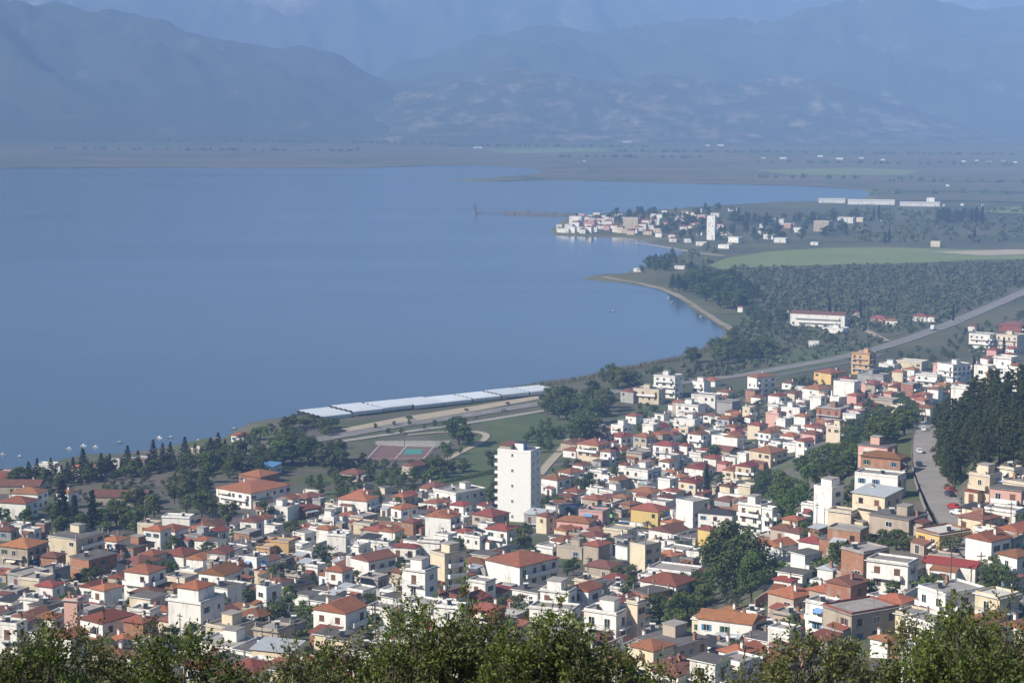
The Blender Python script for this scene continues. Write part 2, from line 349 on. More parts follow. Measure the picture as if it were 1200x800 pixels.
def build_land():
    sh = [at_z(*p) for p in SHORE]; sh = [Vector((p.x, p.y)) for p in sh]
    pts = []
    for i in range(len(sh) - 1):
        a, b = sh[i], sh[i + 1]; k = max(1, min(14, int((b - a).length / (0.012 * a.length))))
        for j in range(k):
            p = a.lerp(b, j / k)
            if j:
                amp = 0.0022 * p.length
                p = p + Vector((mnoise.noise((p.x * .02, p.y * .02, 1)), mnoise.noise((p.x * .02, p.y * .02, 9)))) * amp
            pts.append(p)
    pts.append(sh[-1])
    ns = len(pts)
    outer = [(-9000, 4700), (-9000, 16500), (9000, 16500), (9000, -400), (-3500, -400), (-3500, sh[0].y)]
    pts += [Vector(p) for p in outer]
    n = len(pts)
    edges = [(i, (i + 1) % n) for i in range(n)]
    poly = list(pts)
    ys = [4.0]
    while ys[-1] < 16000: ys.append(ys[-1] * 1.05 + 0.8)
    for j, y in enumerate(ys):
        us = list(range(-260, 1470, 22)) if y > 250 else list(range(-1200, 2400, 120))
        us += [-6000, -4000, -2600, -1700, -1100, -700, -450, 1700, 2000, 2600, 3500, 5000] if y > 250 else []
        for u in us:
            x = (u + (j % 2) * 11 - 600) / FPX * y
            if abs(x) < 8900: pts.append(Vector((x, y)))
    for x in range(-3000, 8800, 400):
        for y in (-200, -20, 100, 250, 600): pts.append(Vector((x + 3, y)))
    v, e, f, _, _, _ = delaunay_2d_cdt(pts, edges, [list(range(n))], 1, 1e-3)
    shore_set = {(round(p.x, 2), round(p.y, 2)) for p in poly[:ns]}
    vs = []
    for p in v:
        z = 0.3 if (round(p.x, 2), round(p.y, 2)) in shore_set else gz(p.x, p.y) + (0.25 * mnoise.noise((p.x * .03, p.y * .03, 0)) if p.y > 60 else 0)
        vs.append((p.x, p.y, z))
    faces = []
    for q in f:
        a, b, c = (Vector(vs[i]) for i in q[:3])
        faces.append(tuple(q) if (b - a).cross(c - a).z > 0 else tuple(reversed(q)))
    bvh = BVHTree.FromPolygons([Vector(p) for p in vs], faces)
    # the bank going down under the water
    idx = {}
    for i, p in enumerate(v): idx[(round(p.x, 2), round(p.y, 2))] = i
    sv = []
    for p in poly[:ns]:
        i = idx.get((round(p.x, 2), round(p.y, 2)))
        if i is not None: sv.append(i)
    for a, b in zip(sv, sv[1:]):
        k = len(vs); vs += [(vs[a][0], vs[a][1], -2.0), (vs[b][0], vs[b][1], -2.0)]
        faces.append((a, b, k + 1, k))
    me = bpy.data.meshes.new('ground'); me.from_pydata(vs, [], faces); me.materials.append(MATS['town_ground'])
    for p in me.polygons: p.use_smooth = True
    o = structure(link('ground', me))
    return bvh
BVH = build_land()
def gh(x, y):
    h = BVH.ray_cast(Vector((x, y, 3000)), Vector((0, 0, -1)))
    return h[0].z if h[0] is not None else 0.0
def pix(px, py, h=0.0):
    x, y = hit(px, py, h); return Vector((x, y, gh(x, y)))

w = MB(); w.face([(-9000, -400, 0), (9000, -400, 0), (9000, 16500, 0), (-9000, 16500, 0)], 'lake_water'); structure(w.build('lake'))

def patch(name, poly_px, m, off=0.15, step=None, kind='structure', world=False):
    P = [Vector((hit(*p))) if not world else Vector(p) for p in poly_px]
    size = max((a - b).length for a in P for b in P)
    st = step or size / 16
    b = dense(P, st, True); n = len(b)
    pts = list(b); xs = [p.x for p in P]; yy = [p.y for p in P]
    x = min(xs)
    while x < max(xs):
        y = min(yy)
        while y < max(yy): pts.append(Vector((x + 0.013, y + 0.017))); y += st
        x += st
    v, e, f, _, _, _ = delaunay_2d_cdt(pts, [(i, (i + 1) % n) for i in range(n)], [list(range(n))], 1, 1e-3)
    vs = [(p.x, p.y, gh(p.x, p.y) + off) for p in v]; fs = []
    for q in f:
        a, bb, c = (Vector(vs[i]) for i in q[:3]); fs.append(tuple(q) if (bb - a).cross(c - a).z > 0 else tuple(reversed(q)))
    me = bpy.data.meshes.new(name); me.from_pydata(vs, [], fs); me.materials.append(MATS[m])
    o = link(name, me); o['kind'] = kind; return o
ROADS = []
def top_z(x, y):
    z = gh(x, y)
    for b in ROADS:
        h_ = b.ray_cast(Vector((x, y, 3000)), Vector((0, 0, -1)))
        if h_[0] is not None: z = max(z, h_[0].z)
    return z
def ribbon(name, path_px, width, m, off=0.2, lines=None, world=False):
    P = [Vector(hit(*p)) if not world else Vector(p) for p in path_px]
    # smooth
    for _ in range(2):
        Q = [P[0]]
        for a, b in zip(P, P[1:]): Q += [a.lerp(b, .25), a.lerp(b, .75)]
        P = Q + [P[-1]]
    P = dense(P, 6); mb = MB(); prev = None
    L = []
    for i, p in enumerate(P):
        d = (P[min(i + 1, len(P) - 1)] - P[max(i - 1, 0)]); d = d.normalized() if d.length > 0 else Vector((1, 0)); nrm = Vector((-d.y, d.x)); L.append((p, nrm))
    def strip(o1, o2, mm, dz, dash=None):
        pv = None
        for i, (p, nrm) in enumerate(L):
            zc = max(gh(p.x, p.y), gh(*(p + nrm * o1)), gh(*(p + nrm * o2)))
            a = p + nrm * o1; b = p + nrm * o2
            cur = ((a.x, a.y, zc + dz), (b.x, b.y, zc + dz))
            if pv and (dash is None or i % 2): mb.face([pv[0], cur[0], cur[1], pv[1]], mm)
            pv = cur
    strip(width / 2, -width / 2, m, off)
    if lines:
        strip(0.12, -0.12, 'road_paint', off + 0.03, dash=1)
        strip(width / 2 - 0.3, width / 2 - 0.5, 'road_paint', off + 0.03); strip(-width / 2 + 0.5, -width / 2 + 0.3, 'road_paint', off + 0.03)
    # real kerbs
    strip(width / 2 + 0.3, width / 2, 'paving', off + 0.12); strip(-width / 2, -width / 2 - 0.3, 'paving', off + 0.12)
    for sg in (1, -1):
        pv = None
        for p, nrm in L:
            o_ = sg * (width / 2 + .3); zc = max(gh(p.x, p.y), gh(*(p + nrm * o_)), gh(*(p + nrm * sg * width / 2))) + off + .12; a = p + nrm * o_; cur = ((a.x, a.y, zc), (a.x, a.y, zc - 2.2))
            if pv: mb.face([pv[0], cur[0], cur[1], pv[1]][::sg], 'concrete_roof')
            pv = cur
    ob = structure(mb.build(name)); ROADS.append(BVHTree.FromPolygons([Vector(v) for v in mb.v], mb.f)); return ob, [p for p, _ in L]

def mountains(name, ridge, y0, yr, yb, m, seed, rough=0.36, u0=-520, u1=1720, nu=420, nv=50):
    ux = [p[0] for p in ridge]; uy = [p[1] for p in ridge]
    vs = []; fs = []
    for j in range(nv + 1):
        t = j / nv
        y = y0 + (yb - y0) * t
        for i in range(nu + 1):
            u = u0 + (u1 - u0) * i / nu
            x = (u - 600) / FPX * y
            py = float(np.interp(u, ux, uy))
            hr = CAMZ + yr * (100 - py) / FPX
            q = (y - y0) / (yr - y0)
            pr = sstep(0, 1, q) * 0.45 + max(0, min(1, q)) * 0.55 if q <= 1 else max(0, 1 - 0.8 * (y - yr) / (yb - yr))
            nz = mnoise.ridged_multi_fractal((x * 0.0019 + y * 0.0006, y * 0.0009, seed), 1.0, 2.1, 6, 1.0, 2.0) - 1.1
            fine = mnoise.fractal((x * 0.006, y * 0.006, seed + 3), 1.0, 2.0, 4)
            env = max(0, min(1, pr)) * (1 - max(0, 1 - abs(q - 1) * 2.2) * 0.75)
            z = hr * pr + hr * rough * nz * env + fine * 0.035 * hr * min(1, pr * 2)
            if py > 175: z = min(z, 0)
            vs.append((x, y, z - 6 if q <= 0.001 else z))
    W_ = nu + 1
    for j in range(nv):
        for i in range(nu): a = j * W_ + i; fs.append((a, a + 1, a + W_ + 1, a + W_))
    me = bpy.data.meshes.new(name); me.from_pydata(vs, [], fs); me.materials.append(MATS[m])
    for p in me.polygons: p.use_smooth = True
    return structure(link(name, me))
mountains('wooded_hills', [(-520, 30), (-100, 6), (0, 4), (60, 12), (130, 16), (200, 33), (260, 50), (310, 57), (355, 55), (400, 66), (430, 82), (470, 95), (520, 106), (590, 122), (650, 145), (700, 170), (720, 182), (1720, 182)], 6500, 8800, 9600, 'mountain_scrub', 1.0)
mountains('rocky_hills', [(-520, 182), (330, 182), (380, 165), (430, 132), (470, 110), (510, 100), (560, 86), (600, 80), (650, 90), (700, 98), (760, 88), (850, 98), (900, 94), (960, 98), (1020, 112), (1080, 128), (1150, 148), (1250, 162), (1720, 182)], 6450, 7900, 9000, 'mountain_rock', 5.0, 0.5)
mountains('mountain_range', [(-520, 182), (330, 182), (385, 140), (430, 92), (470, 76), (520, 62), (560, 45), (600, 38), (650, 36), (700, 41), (760, 33), (800, 30), (850, 28), (900, 24), (950, 14), (1000, 5), (1040, -6), (1080, 0), (1110, 12), (1150, 14), (1200, 8), (1400, -10), (1720, 0)], 7300, 10400, 11400, 'mountain_scrub', 9.0, 0.38)
mountains('snowy_mountains', [(-520, -5), (150, -2), (250, -18), (330, -8), (420, -25), (520, -32), (600, -22), (680, -30), (760, -14), (850, -6), (950, -10), (1050, -20), (1200, -6), (1720, -10)], 11200, 14200, 15800, 'mountain_snow', 13.0, 0.3)

# ---- ground covers
patch('marsh_plain', [(-330, 197), (0, 197), (200, 195.4), (420, 196.6), (500, 193.6), (570, 193.6), (625, 195.6), (642, 200), (615, 206.5), (640, 209.5), (850, 215), (930, 216.5), (1012, 221), (1100, 222), (1500, 216), (1500, 172), (-330, 172)], 'marsh', 0.5, step=260)
patch('pasture', [(830, 311), (850, 303), (900, 295), (960, 291), (1040, 290), (1150, 293), (1260, 297), (1260, 303), (1140, 305), (1060, 309), (960, 311), (890, 313), (845, 316)], 'pasture', 0.3)
patch('olive_soil', [(860, 316), (960, 314), (1060, 311), (1260, 306), (1260, 318), (1195, 340), (1120, 372), (1040, 396), (980, 400), (880, 372), (840, 345)], 'grove_soil', 0.2)
patch('plain_field', [(1090, 296), (1180, 293), (1260, 293), (1260, 297), (1150, 300)], 'sand_path', 0.6)
patch('lawn', [(520, 552), (530, 530), (548, 512), (580, 498), (640, 490), (700, 505), (690, 530), (640, 545), (600, 552)], 'lawn', 0.15)
patch('lawn', [(560, 494), (620, 484), (660, 490), (620, 505), (580, 506)], 'lawn', 0.18)
patch('lawn', [(700, 500), (740, 482), (800, 470), (830, 480), (790, 500), (760, 520), (720, 518)], 'lawn', 0.15)
patch('lawn', [(905, 446), (960, 430), (1030, 416), (1000, 412), (950, 405), (900, 420)], 'lawn', 0.15)
patch('dirt_lot', [(70, 586), (95, 566), (200, 548), (215, 556), (200, 580), (150, 592)], 'lot_soil', 0.12)
patch('dirt_lot', [(-40, 590), (-40, 566), (50, 560), (70, 575), (40, 588)], 'lot_soil', 0.12)
patch('shore_bank', [(400, 502), (470, 489), (560, 475), (640, 462), (640, 466), (560, 481), (480, 494), (410, 508)], 'sand_path', 0.2)
patch('sports_court', [(425, 540), (434, 531), (442, 521), (514, 521), (508, 530), (498, 540)], 'court_red', 0.25)
patch('court_surround', [(440, 517), (528, 517), (525, 522), (512, 525), (470, 524), (440, 522)], 'paving', 0.3)
patch('turquoise_court', [(472, 533), (476, 527), (496, 527), (494, 533)], 'court_turquoise', 0.34)
patch('beach', [(684, 326.5), (700, 324), (745, 331), (775, 338), (800, 350), (818, 362), (840, 377), (857, 387.5), (861, 384), (843, 373.5), (822, 360.5), (803, 347.5), (777, 336), (745, 329.8), (712, 323.3)], 'beach_sand', 0.35, step=12)
for pl, mm in (([(1030, 232), (1120, 228), (1215, 230), (1215, 238), (1120, 236), (1040, 236)], 'grove_soil'), ([(880, 200), (1000, 197), (1080, 201), (1060, 206), (930, 206)], 'pasture'), ([(1080, 206), (1215, 202), (1215, 212), (1120, 214)], 'grove_soil'), ([(640, 190), (760, 187), (860, 190), (840, 195), (700, 197)], 'grove_soil'),
               ([(60, 180), (240, 177), (330, 181), (180, 186)], 'grove_soil'), ([(340, 186), (520, 183), (540, 187), (400, 191)], 'grove_soil'), ([(-60, 186), (60, 184), (130, 190), (-60, 193)], 'grove_soil'), ([(860, 178), (1010, 176), (1010, 181), (880, 184)], 'grove_soil'), ([(1040, 218), (1215, 216), (1215, 226), (1060, 224)], 'grove_soil'), ([(1170, 244), (1215, 242), (1215, 252), (1150, 250)], 'pasture'), ([(560, 176), (700, 174), (720, 178), (600, 181)], 'pasture')):
    patch('far_field', pl, mm, 1.2)
_, hw = ribbon('highway', [(300, 528), (380, 514), (450, 501), (540, 488), (633, 473), (720, 459), (800, 448), (870, 440), (905, 434), (960, 425), (1000, 416), (1040, 406), (1100, 385), (1150, 364), (1200, 342), (1290, 305)], 10.5, 'road_asphalt', 0.3, lines=True)
ribbon('service_road', [(395, 518), (470, 507), (560, 494), (640, 481), (700, 470)], 5, 'paving', 0.25)
ribbon('service_road', [(905, 441), (960, 432), (1000, 424), (1035, 415)], 5, 'asphalt', 0.25)
ribbon('park_path', [(478, 510), (520, 506), (556, 505), (572, 509), (566, 518), (540, 530), (522, 540)], 3.2, 'sand_path', 0.3)
ribbon('hill_road', [(1150, 655), (1128, 632), (1112, 612), (1101, 592), (1093, 572), (1087, 552), (1085, 530), (1086, 514), (1091, 503), (1096, 497)], 8.5, 'old_asphalt', 0.25)
ribbon('town_street', [(766, 515), (776, 503), (783, 490), (790, 478)], 5, 'paving', 0.2)
ribbon('town_street', [(632, 556), (645, 540), (660, 525), (672, 508)], 4, 'sand_path', 0.2)
ribbon('seafront_street', [(-60, 572), (60, 562), (130, 556), (210, 546), (300, 530)], 8, 'paving', 0.2)
ribbon('farm_track', [(850, 290), (858, 283), (855, 275), (846, 270)], 6, 'sand_path', 0.4)
ribbon('farm_track', [(1002, 380), (1012, 386), (1024, 392), (1040, 400)], 4, 'sand_path', 0.4)
ribbon('farm_track', [(745, 283), (780, 288), (820, 296), (850, 300)], 4, 'sand_path', 0.4)

# ------------------------------------------------------------------ houses
WALLN = dict(W='plaster_white', C='plaster_cream', Y='plaster_yellow', O='plaster_ochre', P='plaster_pink', G='plaster_grey', N='plaster_beige', R='plaster_maroon', E='plaster_green', B='hollow_brick')
WALLW = dict(W='white', C='cream', Y='yellow', O='ochre', P='pink', G='grey', N='beige', R='maroon', E='green', B='bare brick')
ROOFN = dict(r='tile_red', o='tile_orange', d='tile_brown', k='slate_black', g='sheet_grey', b='sheet_blue', m='sheet_red', c='concrete_roof', K='concrete_dark', w='concrete_pale')
ROOFW = dict(r='red tiled', o='orange tiled', d='brown tiled', k='black', g='grey metal', b='blue metal', m='bright red metal', w='pale', c='grey concrete', K='dark')
STW = {1: 'single-storey', 2: 'two-storey', 3: 'three-storey', 4: 'four-storey'}

def make_window_mesh(name, w_, h_, glass='glass_dark', frame='paint_white'):
    mb = MB(); t = 0.08
    # in local coordinates: lies in x-z, faces -y, centred on the bottom edge
    mb.box(-w_ / 2, -w_ / 2 + t, -0.06, 0.02, 0, h_, frame); mb.box(w_ / 2 - t, w_ / 2, -0.06, 0.02, 0, h_, frame)
    mb.box(-w_ / 2 + t, w_ / 2 - t, -0.06, 0.02, h_ - t, h_, frame); mb.box(-w_ / 2 - 0.08, w_ / 2 + 0.08, -0.14, 0.02, -0.07, 0.0, frame)
    mb.box(-0.03, 0.03, -0.05, 0.02, 0, h_ - t, frame)
    mb.box(-w_ / 2 + t, -0.03, -0.025, 0.015, 0, h_ - t, glass); mb.box(0.03, w_ / 2 - t, -0.025, 0.015, 0, h_ - t, glass)
    return mb.mesh(name)
WIN = [make_window_mesh('window', 1.15, 1.35), make_window_mesh('window', 1.3, 1.3, 'shutter_brown', 'shutter_brown'), make_window_mesh('window', 0.95, 1.15), make_window_mesh('window', 1.3, 1.4, 'glass_dark', 'shutter_brown')]
def shuttered(name, col):
    mb = MB(); me = make_window_mesh(name, 1.1, 1.3)
    for x in (-.88, .56 - .24): 
        x0 = -1.12 if x < 0 else .57
        mb.box(x0, x0 + .55, -.07, -.01, 0, 1.3, col)
    base = MB(); base.box(-.55, .55, -.03, .015, 0, 1.3, 'glass_dark'); base.box(-.62, .62, -.15, .015, -.08, 0, 'paint_white'); base.box(-.03, .03, -.05, -.03, 0, 1.3, 'paint_white')
    k = len(base.v); mi = base.mi(col); base.v += mb.v; base.f += [tuple(i + k for i in f) for f in mb.f]; base.m += [mi] * len(mb.f)
    return base.mesh(name)
WIN += [shuttered('window', 'shutter_brown'), shuttered('window', 'shutter_green'), shuttered('window', 'sheet_blue'), make_window_mesh('window', 1.9, 1.3)]
DOOR = [make_window_mesh('door', 1.5, 2.15), make_window_mesh('door', 1.4, 2.15, 'shutter_brown', 'shutter_brown')]

def hip_roof(L, W, h, rise, oh, m, soffit='paint_white', gable=None, th=0.16):
    """gable: None hip, 'x' ridge along local x, 'y' ridge along local y"""
    mb = MB(); a, b = L / 2 + oh, W / 2 + oh
    if gable is None:
        if L >= W: r1, r2 = (-(L - W) / 2 - 0.01, 0), ((L - W) / 2 + 0.01, 0)
        else: r1, r2 = (0, -(W - L) / 2 - 0.01), (0, (W - L) / 2 + 0.01)
    elif gable == 'x': r1, r2 = (-a, 0), (a, 0)
    else: r1, r2 = (0, -b), (0, b)
    z0 = h - th * 0.2; z1 = h + th
    c = [(-a, -b), (a, -b), (a, b), (-a, b)]
    v = [(x, y, z0) for x, y in c] + [(x, y, z1) for x, y in c] + [(r1[0], r1[1], z1 + rise), (r2[0], r2[1], z1 + rise)]
    f = [(0, 1, 5, 4), (1, 2, 6, 5), (2, 3, 7, 6), (3, 0, 4, 7)]
    if gable is None and L >= W or gable == 'x': f2 = [(4, 5, 9, 8), (5, 6, 9), (6, 7, 8, 9), (7, 4, 8)]
    else: f2 = [(4, 5, 8), (5, 6, 9, 8), (6, 7, 9), (7, 4, 8, 9)]
    mb.poly(v, f + f2, m); mb.poly(v, [(3, 2, 1, 0)], soffit)
    return mb
def shed_roof(L, W, h, rise, oh, m):
    mb = MB(); a, b = L / 2 + oh, W / 2 + oh
    v = [(-a, -b, h), (a, -b, h), (a, b, h + rise), (-a, b, h + rise), (-a, -b, h + .15), (a, -b, h + .15), (a, b, h + rise + .15), (-a, b, h + rise + .15)]
    mb.poly(v, [(3, 2, 1, 0), (4, 5, 6, 7), (0, 1, 5, 4), (1, 2, 6, 5), (2, 3, 7, 6), (3, 0, 4, 7)], m); return mb

FOOT = []
def corners(cx, cy, L, W, rz, grow=0.0):
    c, s = math.cos(rz), math.sin(rz); out = []
    for sx, sy in ((-1, -1), (1, -1), (1, 1), (-1, 1)):
        x, y = sx * (L / 2 + grow), sy * (W / 2 + grow); out.append((cx + x * c - y * s, cy + x * s + y * c))
    return out
def overlap(A, B):
    for P in (A, B):
        for i in range(4):
            ax, ay = P[i]; bx, by = P[(i + 1) % 4]; nx, ny = by - ay, ax - bx
            a = [x * nx + y * ny for x, y in A]; b = [x * nx + y * ny for x, y in B]
            if max(a) < min(b) or max(b) < min(a): return False
    return True
def free(poly, r=40):
    cx = sum(p[0] for p in poly) / 4; cy = sum(p[1] for p in poly) / 4
    return not any(abs(q[1] - cx) < 45 and abs(q[2] - cy) < 45 and overlap(poly, q[0]) for q in FOOT)

def windows_on(root, face, L, W, n, z0, prob, detail, r, floors=None, doors=False, skip_balcony=()):
    """put windows on one wall; face 0: -y, 1: +x, 2: +y, 3: -x"""
    length = L if face in (0, 2) else W
    k = max(1, int(length / 3.4))
    for fl in range(n):
        for i in range(k):
            if r.random() > prob: continue
            u = (i + 0.5) / k * length - length / 2 + r.uniform(-0.2, 0.2)
            if (doors and fl > 0 or fl in skip_balcony) and r.random() < 0.75: me = r.choice(DOOR); zz = z0 + fl * 3.0 + 0.15
            else: me = r.choice(WIN); zz = z0 + fl * 3.0 + 0.95
            if length < 2.2: continue
            if face == 0: loc, rz = (u, -W / 2, zz), 0
            elif face == 1: loc, rz = (L / 2, u, zz), math.pi / 2
            elif face == 2: loc, rz = (-u, W / 2, zz), math.pi
            else: loc, rz = (-L / 2, -u, zz), -math.pi / 2
            link(me.name.split('.')[0], me, root, loc, rz)

def balcony(root, face, L, W, zf, r, frac=0.86, rail='paint_white', depth=1.25, cloth=False):
    length = (L if face == 0 else W) * frac
    mb = MB(); a = length / 2
    mb.box(-a, a, -depth, 0.0, -0.16, 0.0, 'paint_white')
    solid = rail != 'steel_grey'
    if solid:
        mb.box(-a, a, -depth - 0.003, -depth + 0.1, 0.0, 0.95, rail); mb.box(-a, -a + 0.1, -depth + 0.1, 0, 0, 0.95, rail); mb.box(a - 0.1, a, -depth + 0.1, 0, 0, 0.95, rail)
    else:
        mb.box(-a, a, -depth, -depth + 0.06, 0.9, 0.97, rail)
        k = int(length / 0.28)
        for i in range(k + 1): x = -a + i * (length - 0.04) / max(1, k); mb.box(x, x + 0.04, -depth + 0.01, -depth + 0.05, 0, 0.9, rail)
    b = mb.build('balcony', root, loc=((0, -W / 2, zf) if face == 0 else (L / 2, 0, zf)))
    if face == 1: b.rotation_euler = (0, 0, math.pi / 2)
    if cloth:
        m2 = MB(); c = r.uniform(0.35, 0.6) * length; x0 = r.uniform(-a, a - c)
        m2.poly([(x0, -0.05, 2.45), (x0 + c, -0.05, 2.45), (x0 + c, -depth - .3, 1.7), (x0, -depth - .3, 1.7), (x0, -0.05, 2.5), (x0 + c, -0.05, 2.5), (x0 + c, -depth - .32, 1.74), (x0, -depth - .32, 1.74)],
                [(3, 2, 1, 0), (4, 5, 6, 7), (3, 2, 6, 7), (0, 3, 7, 4), (2, 1, 5, 6)], r.choice(['awning_cloth', 'awning_cloth', 'awning_blue']))
        m2.build('awning', b)

def heater_mesh():
    mb = MB()
    mb.poly([(-.5, -.9, .15), (.5, -.9, .15), (.5, .5, .95), (-.5, .5, .95), (-.5, -.9, .22), (.5, -.9, .22), (.5, .5, 1.02), (-.5, .5, 1.02)], [(3, 2, 1, 0), (4, 5, 6, 7), (0, 1, 5, 4), (1, 2, 6, 5), (2, 3, 7, 6), (3, 0, 4, 7)], 'glass_dark')
    mb.tube([(-.65, .62, 1.15), (.65, .62, 1.15)], [.27, .27], 'paint_white', 8)
    for x in (-.4, .4): mb.box(x - .03, x + .03, .5, .6, 0, 1.0, 'steel_grey')
    return mb.mesh('solar_heater')
HEATER = heater_mesh()
_sm = MB(); _sm.box(-.15, .15, -.15, .15, 0, 1.4, 'concrete_roof'); STUB = _sm.mesh('column_stub')
def antenna_mesh():
    mb = MB(); mb.tube([(0, 0, 0), (0, 0, 2.6)], [.035, .03], 'steel_grey', 5)
    mb.tube([(-.6, 0, 2.5), (.6, 0, 2.5)], [.02, .02], 'steel_grey', 4)
    for i in range(5): x = -.5 + i * .25; mb.tube([(x, -.3, 2.5), (x, .3, 2.5)], [.015, .015], 'steel_grey', 4)
    return mb.mesh('antenna')
ANT = antenna_mesh()
def chimney_mesh(m):
    mb = MB(); mb.box(-.3, .3, -.3, .3, -1.2, 1.1, m); mb.box(-.4, .4, -.4, .4, 1.1, 1.22, 'concrete_roof'); mb.box(-.2, .2, -.2, .2, 1.22, 1.5, 'tile_red'); return mb.mesh('chimney')
CHIM = [chimney_mesh('plaster_white'), chimney_mesh('hollow_brick')]

def house(px, ey, wl, wr, ns, wall='W', roof='f', rc=None, opts='', desc=None, name=None, cat=None, group='houses of the lakeside town', theta=None, filler=False, hh=None, extra_h=0.0, depth=None, auto=None):
    r = random.Random(int(px * 131 + ey * 977))
    h = (hh if hh else ns * 3.0 + 0.35) + extra_h
    x, y = hit(px, ey, h)
    p = Vector((x, y, gz(x, y) + h)); s = FPX / (p - CAMP).dot(FWD)
    az = math.atan((px - 600) / FPX)
    wr = max(wr, 2); wl = max(wl, 2)
    if theta is None:
        th = math.atan2(wr, 0.85 * wl); th = 0.6 * th + 0.4 * R(30); th = min(max(th, R(9)), R(62))
    else: th = R(theta)
    L = wl / (s * math.cos(th)); W = wr / (s * math.sin(th))
    if depth: W = depth
    L = max(3.0, min(L, 60)); W = max(3.0, min(W, 34))
    rz = -th - az; c, sn = math.cos(rz), math.sin(rz)
    def centre(L, W): return x + (-L / 2) * c - (W / 2) * sn, y + (-L / 2) * sn + (W / 2) * c
    for k in range(7):
        cx, cy = centre(L, W)
        if free(corners(cx, cy, L, W, rz, 0.15 if filler else -0.7)): break
        if filler: return None
        L *= 0.975; W *= 0.94
    cor = corners(cx, cy, L, W, rz); FOOT.append((corners(cx, cy, L, W, rz), cx, cy))
    zg = gh(x, y); zmin = min(gh(*q) for q in cor) - 0.6
    n = max(1, int(round(ns)))
    wm = WALLN[wall]
    if rc is None: rc = {'f': r.choice('ccccwK'), 'h': 'r', 'g': 'r', 'G': 'r', 's': 'g'}[roof]
    big = n >= 4
    nm = name or ('apartment_block' if big else 'house')
    root = empty(nm, (cx, cy, zg), rz)
    z0 = zmin - zg
    far = y > 1050
    det = 0.58 if y < 750 else (0.48 if y < 950 else 0.36)
    if z0 < -2.2:
        fb = MB(); fb.box(-L / 2 - .12, L / 2 + .12, -W / 2 - .12, W / 2 + .12, z0, -0.9, r.choice(('plaster_grey', 'rubble', 'plaster_beige', 'concrete_roof'))); fb.build('foundation', root); z0 = -0.95
    # walls
    mb = MB(); rise = 0.0
    if roof in 'gG':
        rise = 0.42 * min((W if roof == 'G' else L) / 2, 4.2)
    elif roof == 'h': rise = 0.40 * min(min(L, W) / 2, 5)
    if roof == 'f':
        mb.box(-L / 2, L / 2, -W / 2, W / 2, z0, h - 0.02, wm)
        root_wall = mb.build('wall', root)
        rb = MB(); o = r.choice((0.12, 0.3, 0.45)) if rc != 'K' else 0.4; ph = 0.45 if 'p' not in opts else 0.9
        rb.box(-L / 2 - o, L / 2 + o, -W / 2 - o, W / 2 + o, h - 0.02, h + 0.14, 'paint_white' if wall in 'WC' else 'concrete_roof', ROOFN[rc])
        if rc != 'K':
            pm = wm if wall != 'B' else 'concrete_roof'; t = 0.16; zt = h + 0.14 + ph
            if 'e' in opts: pm = 'tile_red'
            rb.box(-L / 2, L / 2, -W / 2, -W / 2 + t, h + 0.14, zt, pm); rb.box(-L / 2, L / 2, W / 2 - t, W / 2, h + 0.14, zt, pm)
            rb.box(-L / 2, -L / 2 + t, -W / 2 + t, W / 2 - t, h + 0.14, zt, pm); rb.box(L / 2 - t, L / 2, -W / 2 + t, W / 2 - t, h + 0.14, zt, pm)
        ro = rb.build('roof', root)
    elif roof == 's':
        mb.box(-L / 2, L / 2, -W / 2, W / 2, z0, h, wm); mb.poly([(-L / 2, -W / 2, h), (L / 2, -W / 2, h), (L / 2, W / 2, h), (-L / 2, W / 2, h), (L / 2, W / 2, h + .12 * W), (-L / 2, W / 2, h + .12 * W)], [(1, 2, 4), (3, 0, 5), (2, 3, 5, 4)], wm)
        mb.build('wall', root); ro = shed_roof(L, W, h + 0.01, 0.12 * W, 0.4, ROOFN[rc]).build('roof', root)
    else:
        mb.box(-L / 2, L / 2, -W / 2, W / 2, z0, h, wm)
        oh = 0.45
        if roof == 'g': mb.poly([(-L / 2, -W / 2, h), (L / 2, -W / 2, h), (0, -W / 2, h + rise * L / (L + 2 * oh)), (-L / 2, W / 2, h), (L / 2, W / 2, h), (0, W / 2, h + rise * L / (L + 2 * oh))], [(0, 1, 2), (4, 3, 5)], wm)
        if roof == 'G': mb.poly([(-L / 2, -W / 2, h), (-L / 2, W / 2, h), (-L / 2, 0, h + rise * W / (W + 2 * oh)), (L / 2, -W / 2, h), (L / 2, W / 2, h), (L / 2, 0, h + rise * W / (W + 2 * oh))], [(1, 0, 2), (3, 4, 5)], wm)
        mb.build('wall', root)
        ro = hip_roof(L, W, h, rise, oh if roof == 'h' else 0.3, ROOFN[rc], gable={'h': None, 'g': 'y', 'G': 'x'}[roof]).build('roof', root)
    # bands of floor slabs on unfinished or large buildings
    if (wall == 'B' or 'n' in opts) and n >= 2:
        for fl in range(1, n):
            sb = MB(); z = fl * 3.0 + (h - n * 3.0 - 0.35) * 0; sb.box(-L / 2 - .06, L / 2 + .06, -W / 2 - .06, W / 2 + .06, z - .1, z + .15, 'concrete_roof'); sb.build('floor_slab', root)
    # balconies
    bal0 = 'b' in opts or (n >= 2 and not far and 'x' not in opts and r.random() < 0.42)
    bal1 = 'B' in opts or (n >= 2 and r.random() < (0.5 if not far else 0.35))
    rail = r.choice(['paint_white', 'steel_grey', 'paint_white', wm])
    sk = set()
    zb = h - 0.35 - n * 3.0
    for fl in range(1, n):
        if bal0: balcony(root, 0, L, W, zb + fl * 3.0 + 0.05, r, r.uniform(0.7, 0.98), rail, cloth=(r.random() < 0.3 and not far))
        if bal1: balcony(root, 1, L, W, zb + fl * 3.0 + 0.05, r, r.uniform(0.6, 0.95), rail, cloth=(r.random() < 0.3 and not far))
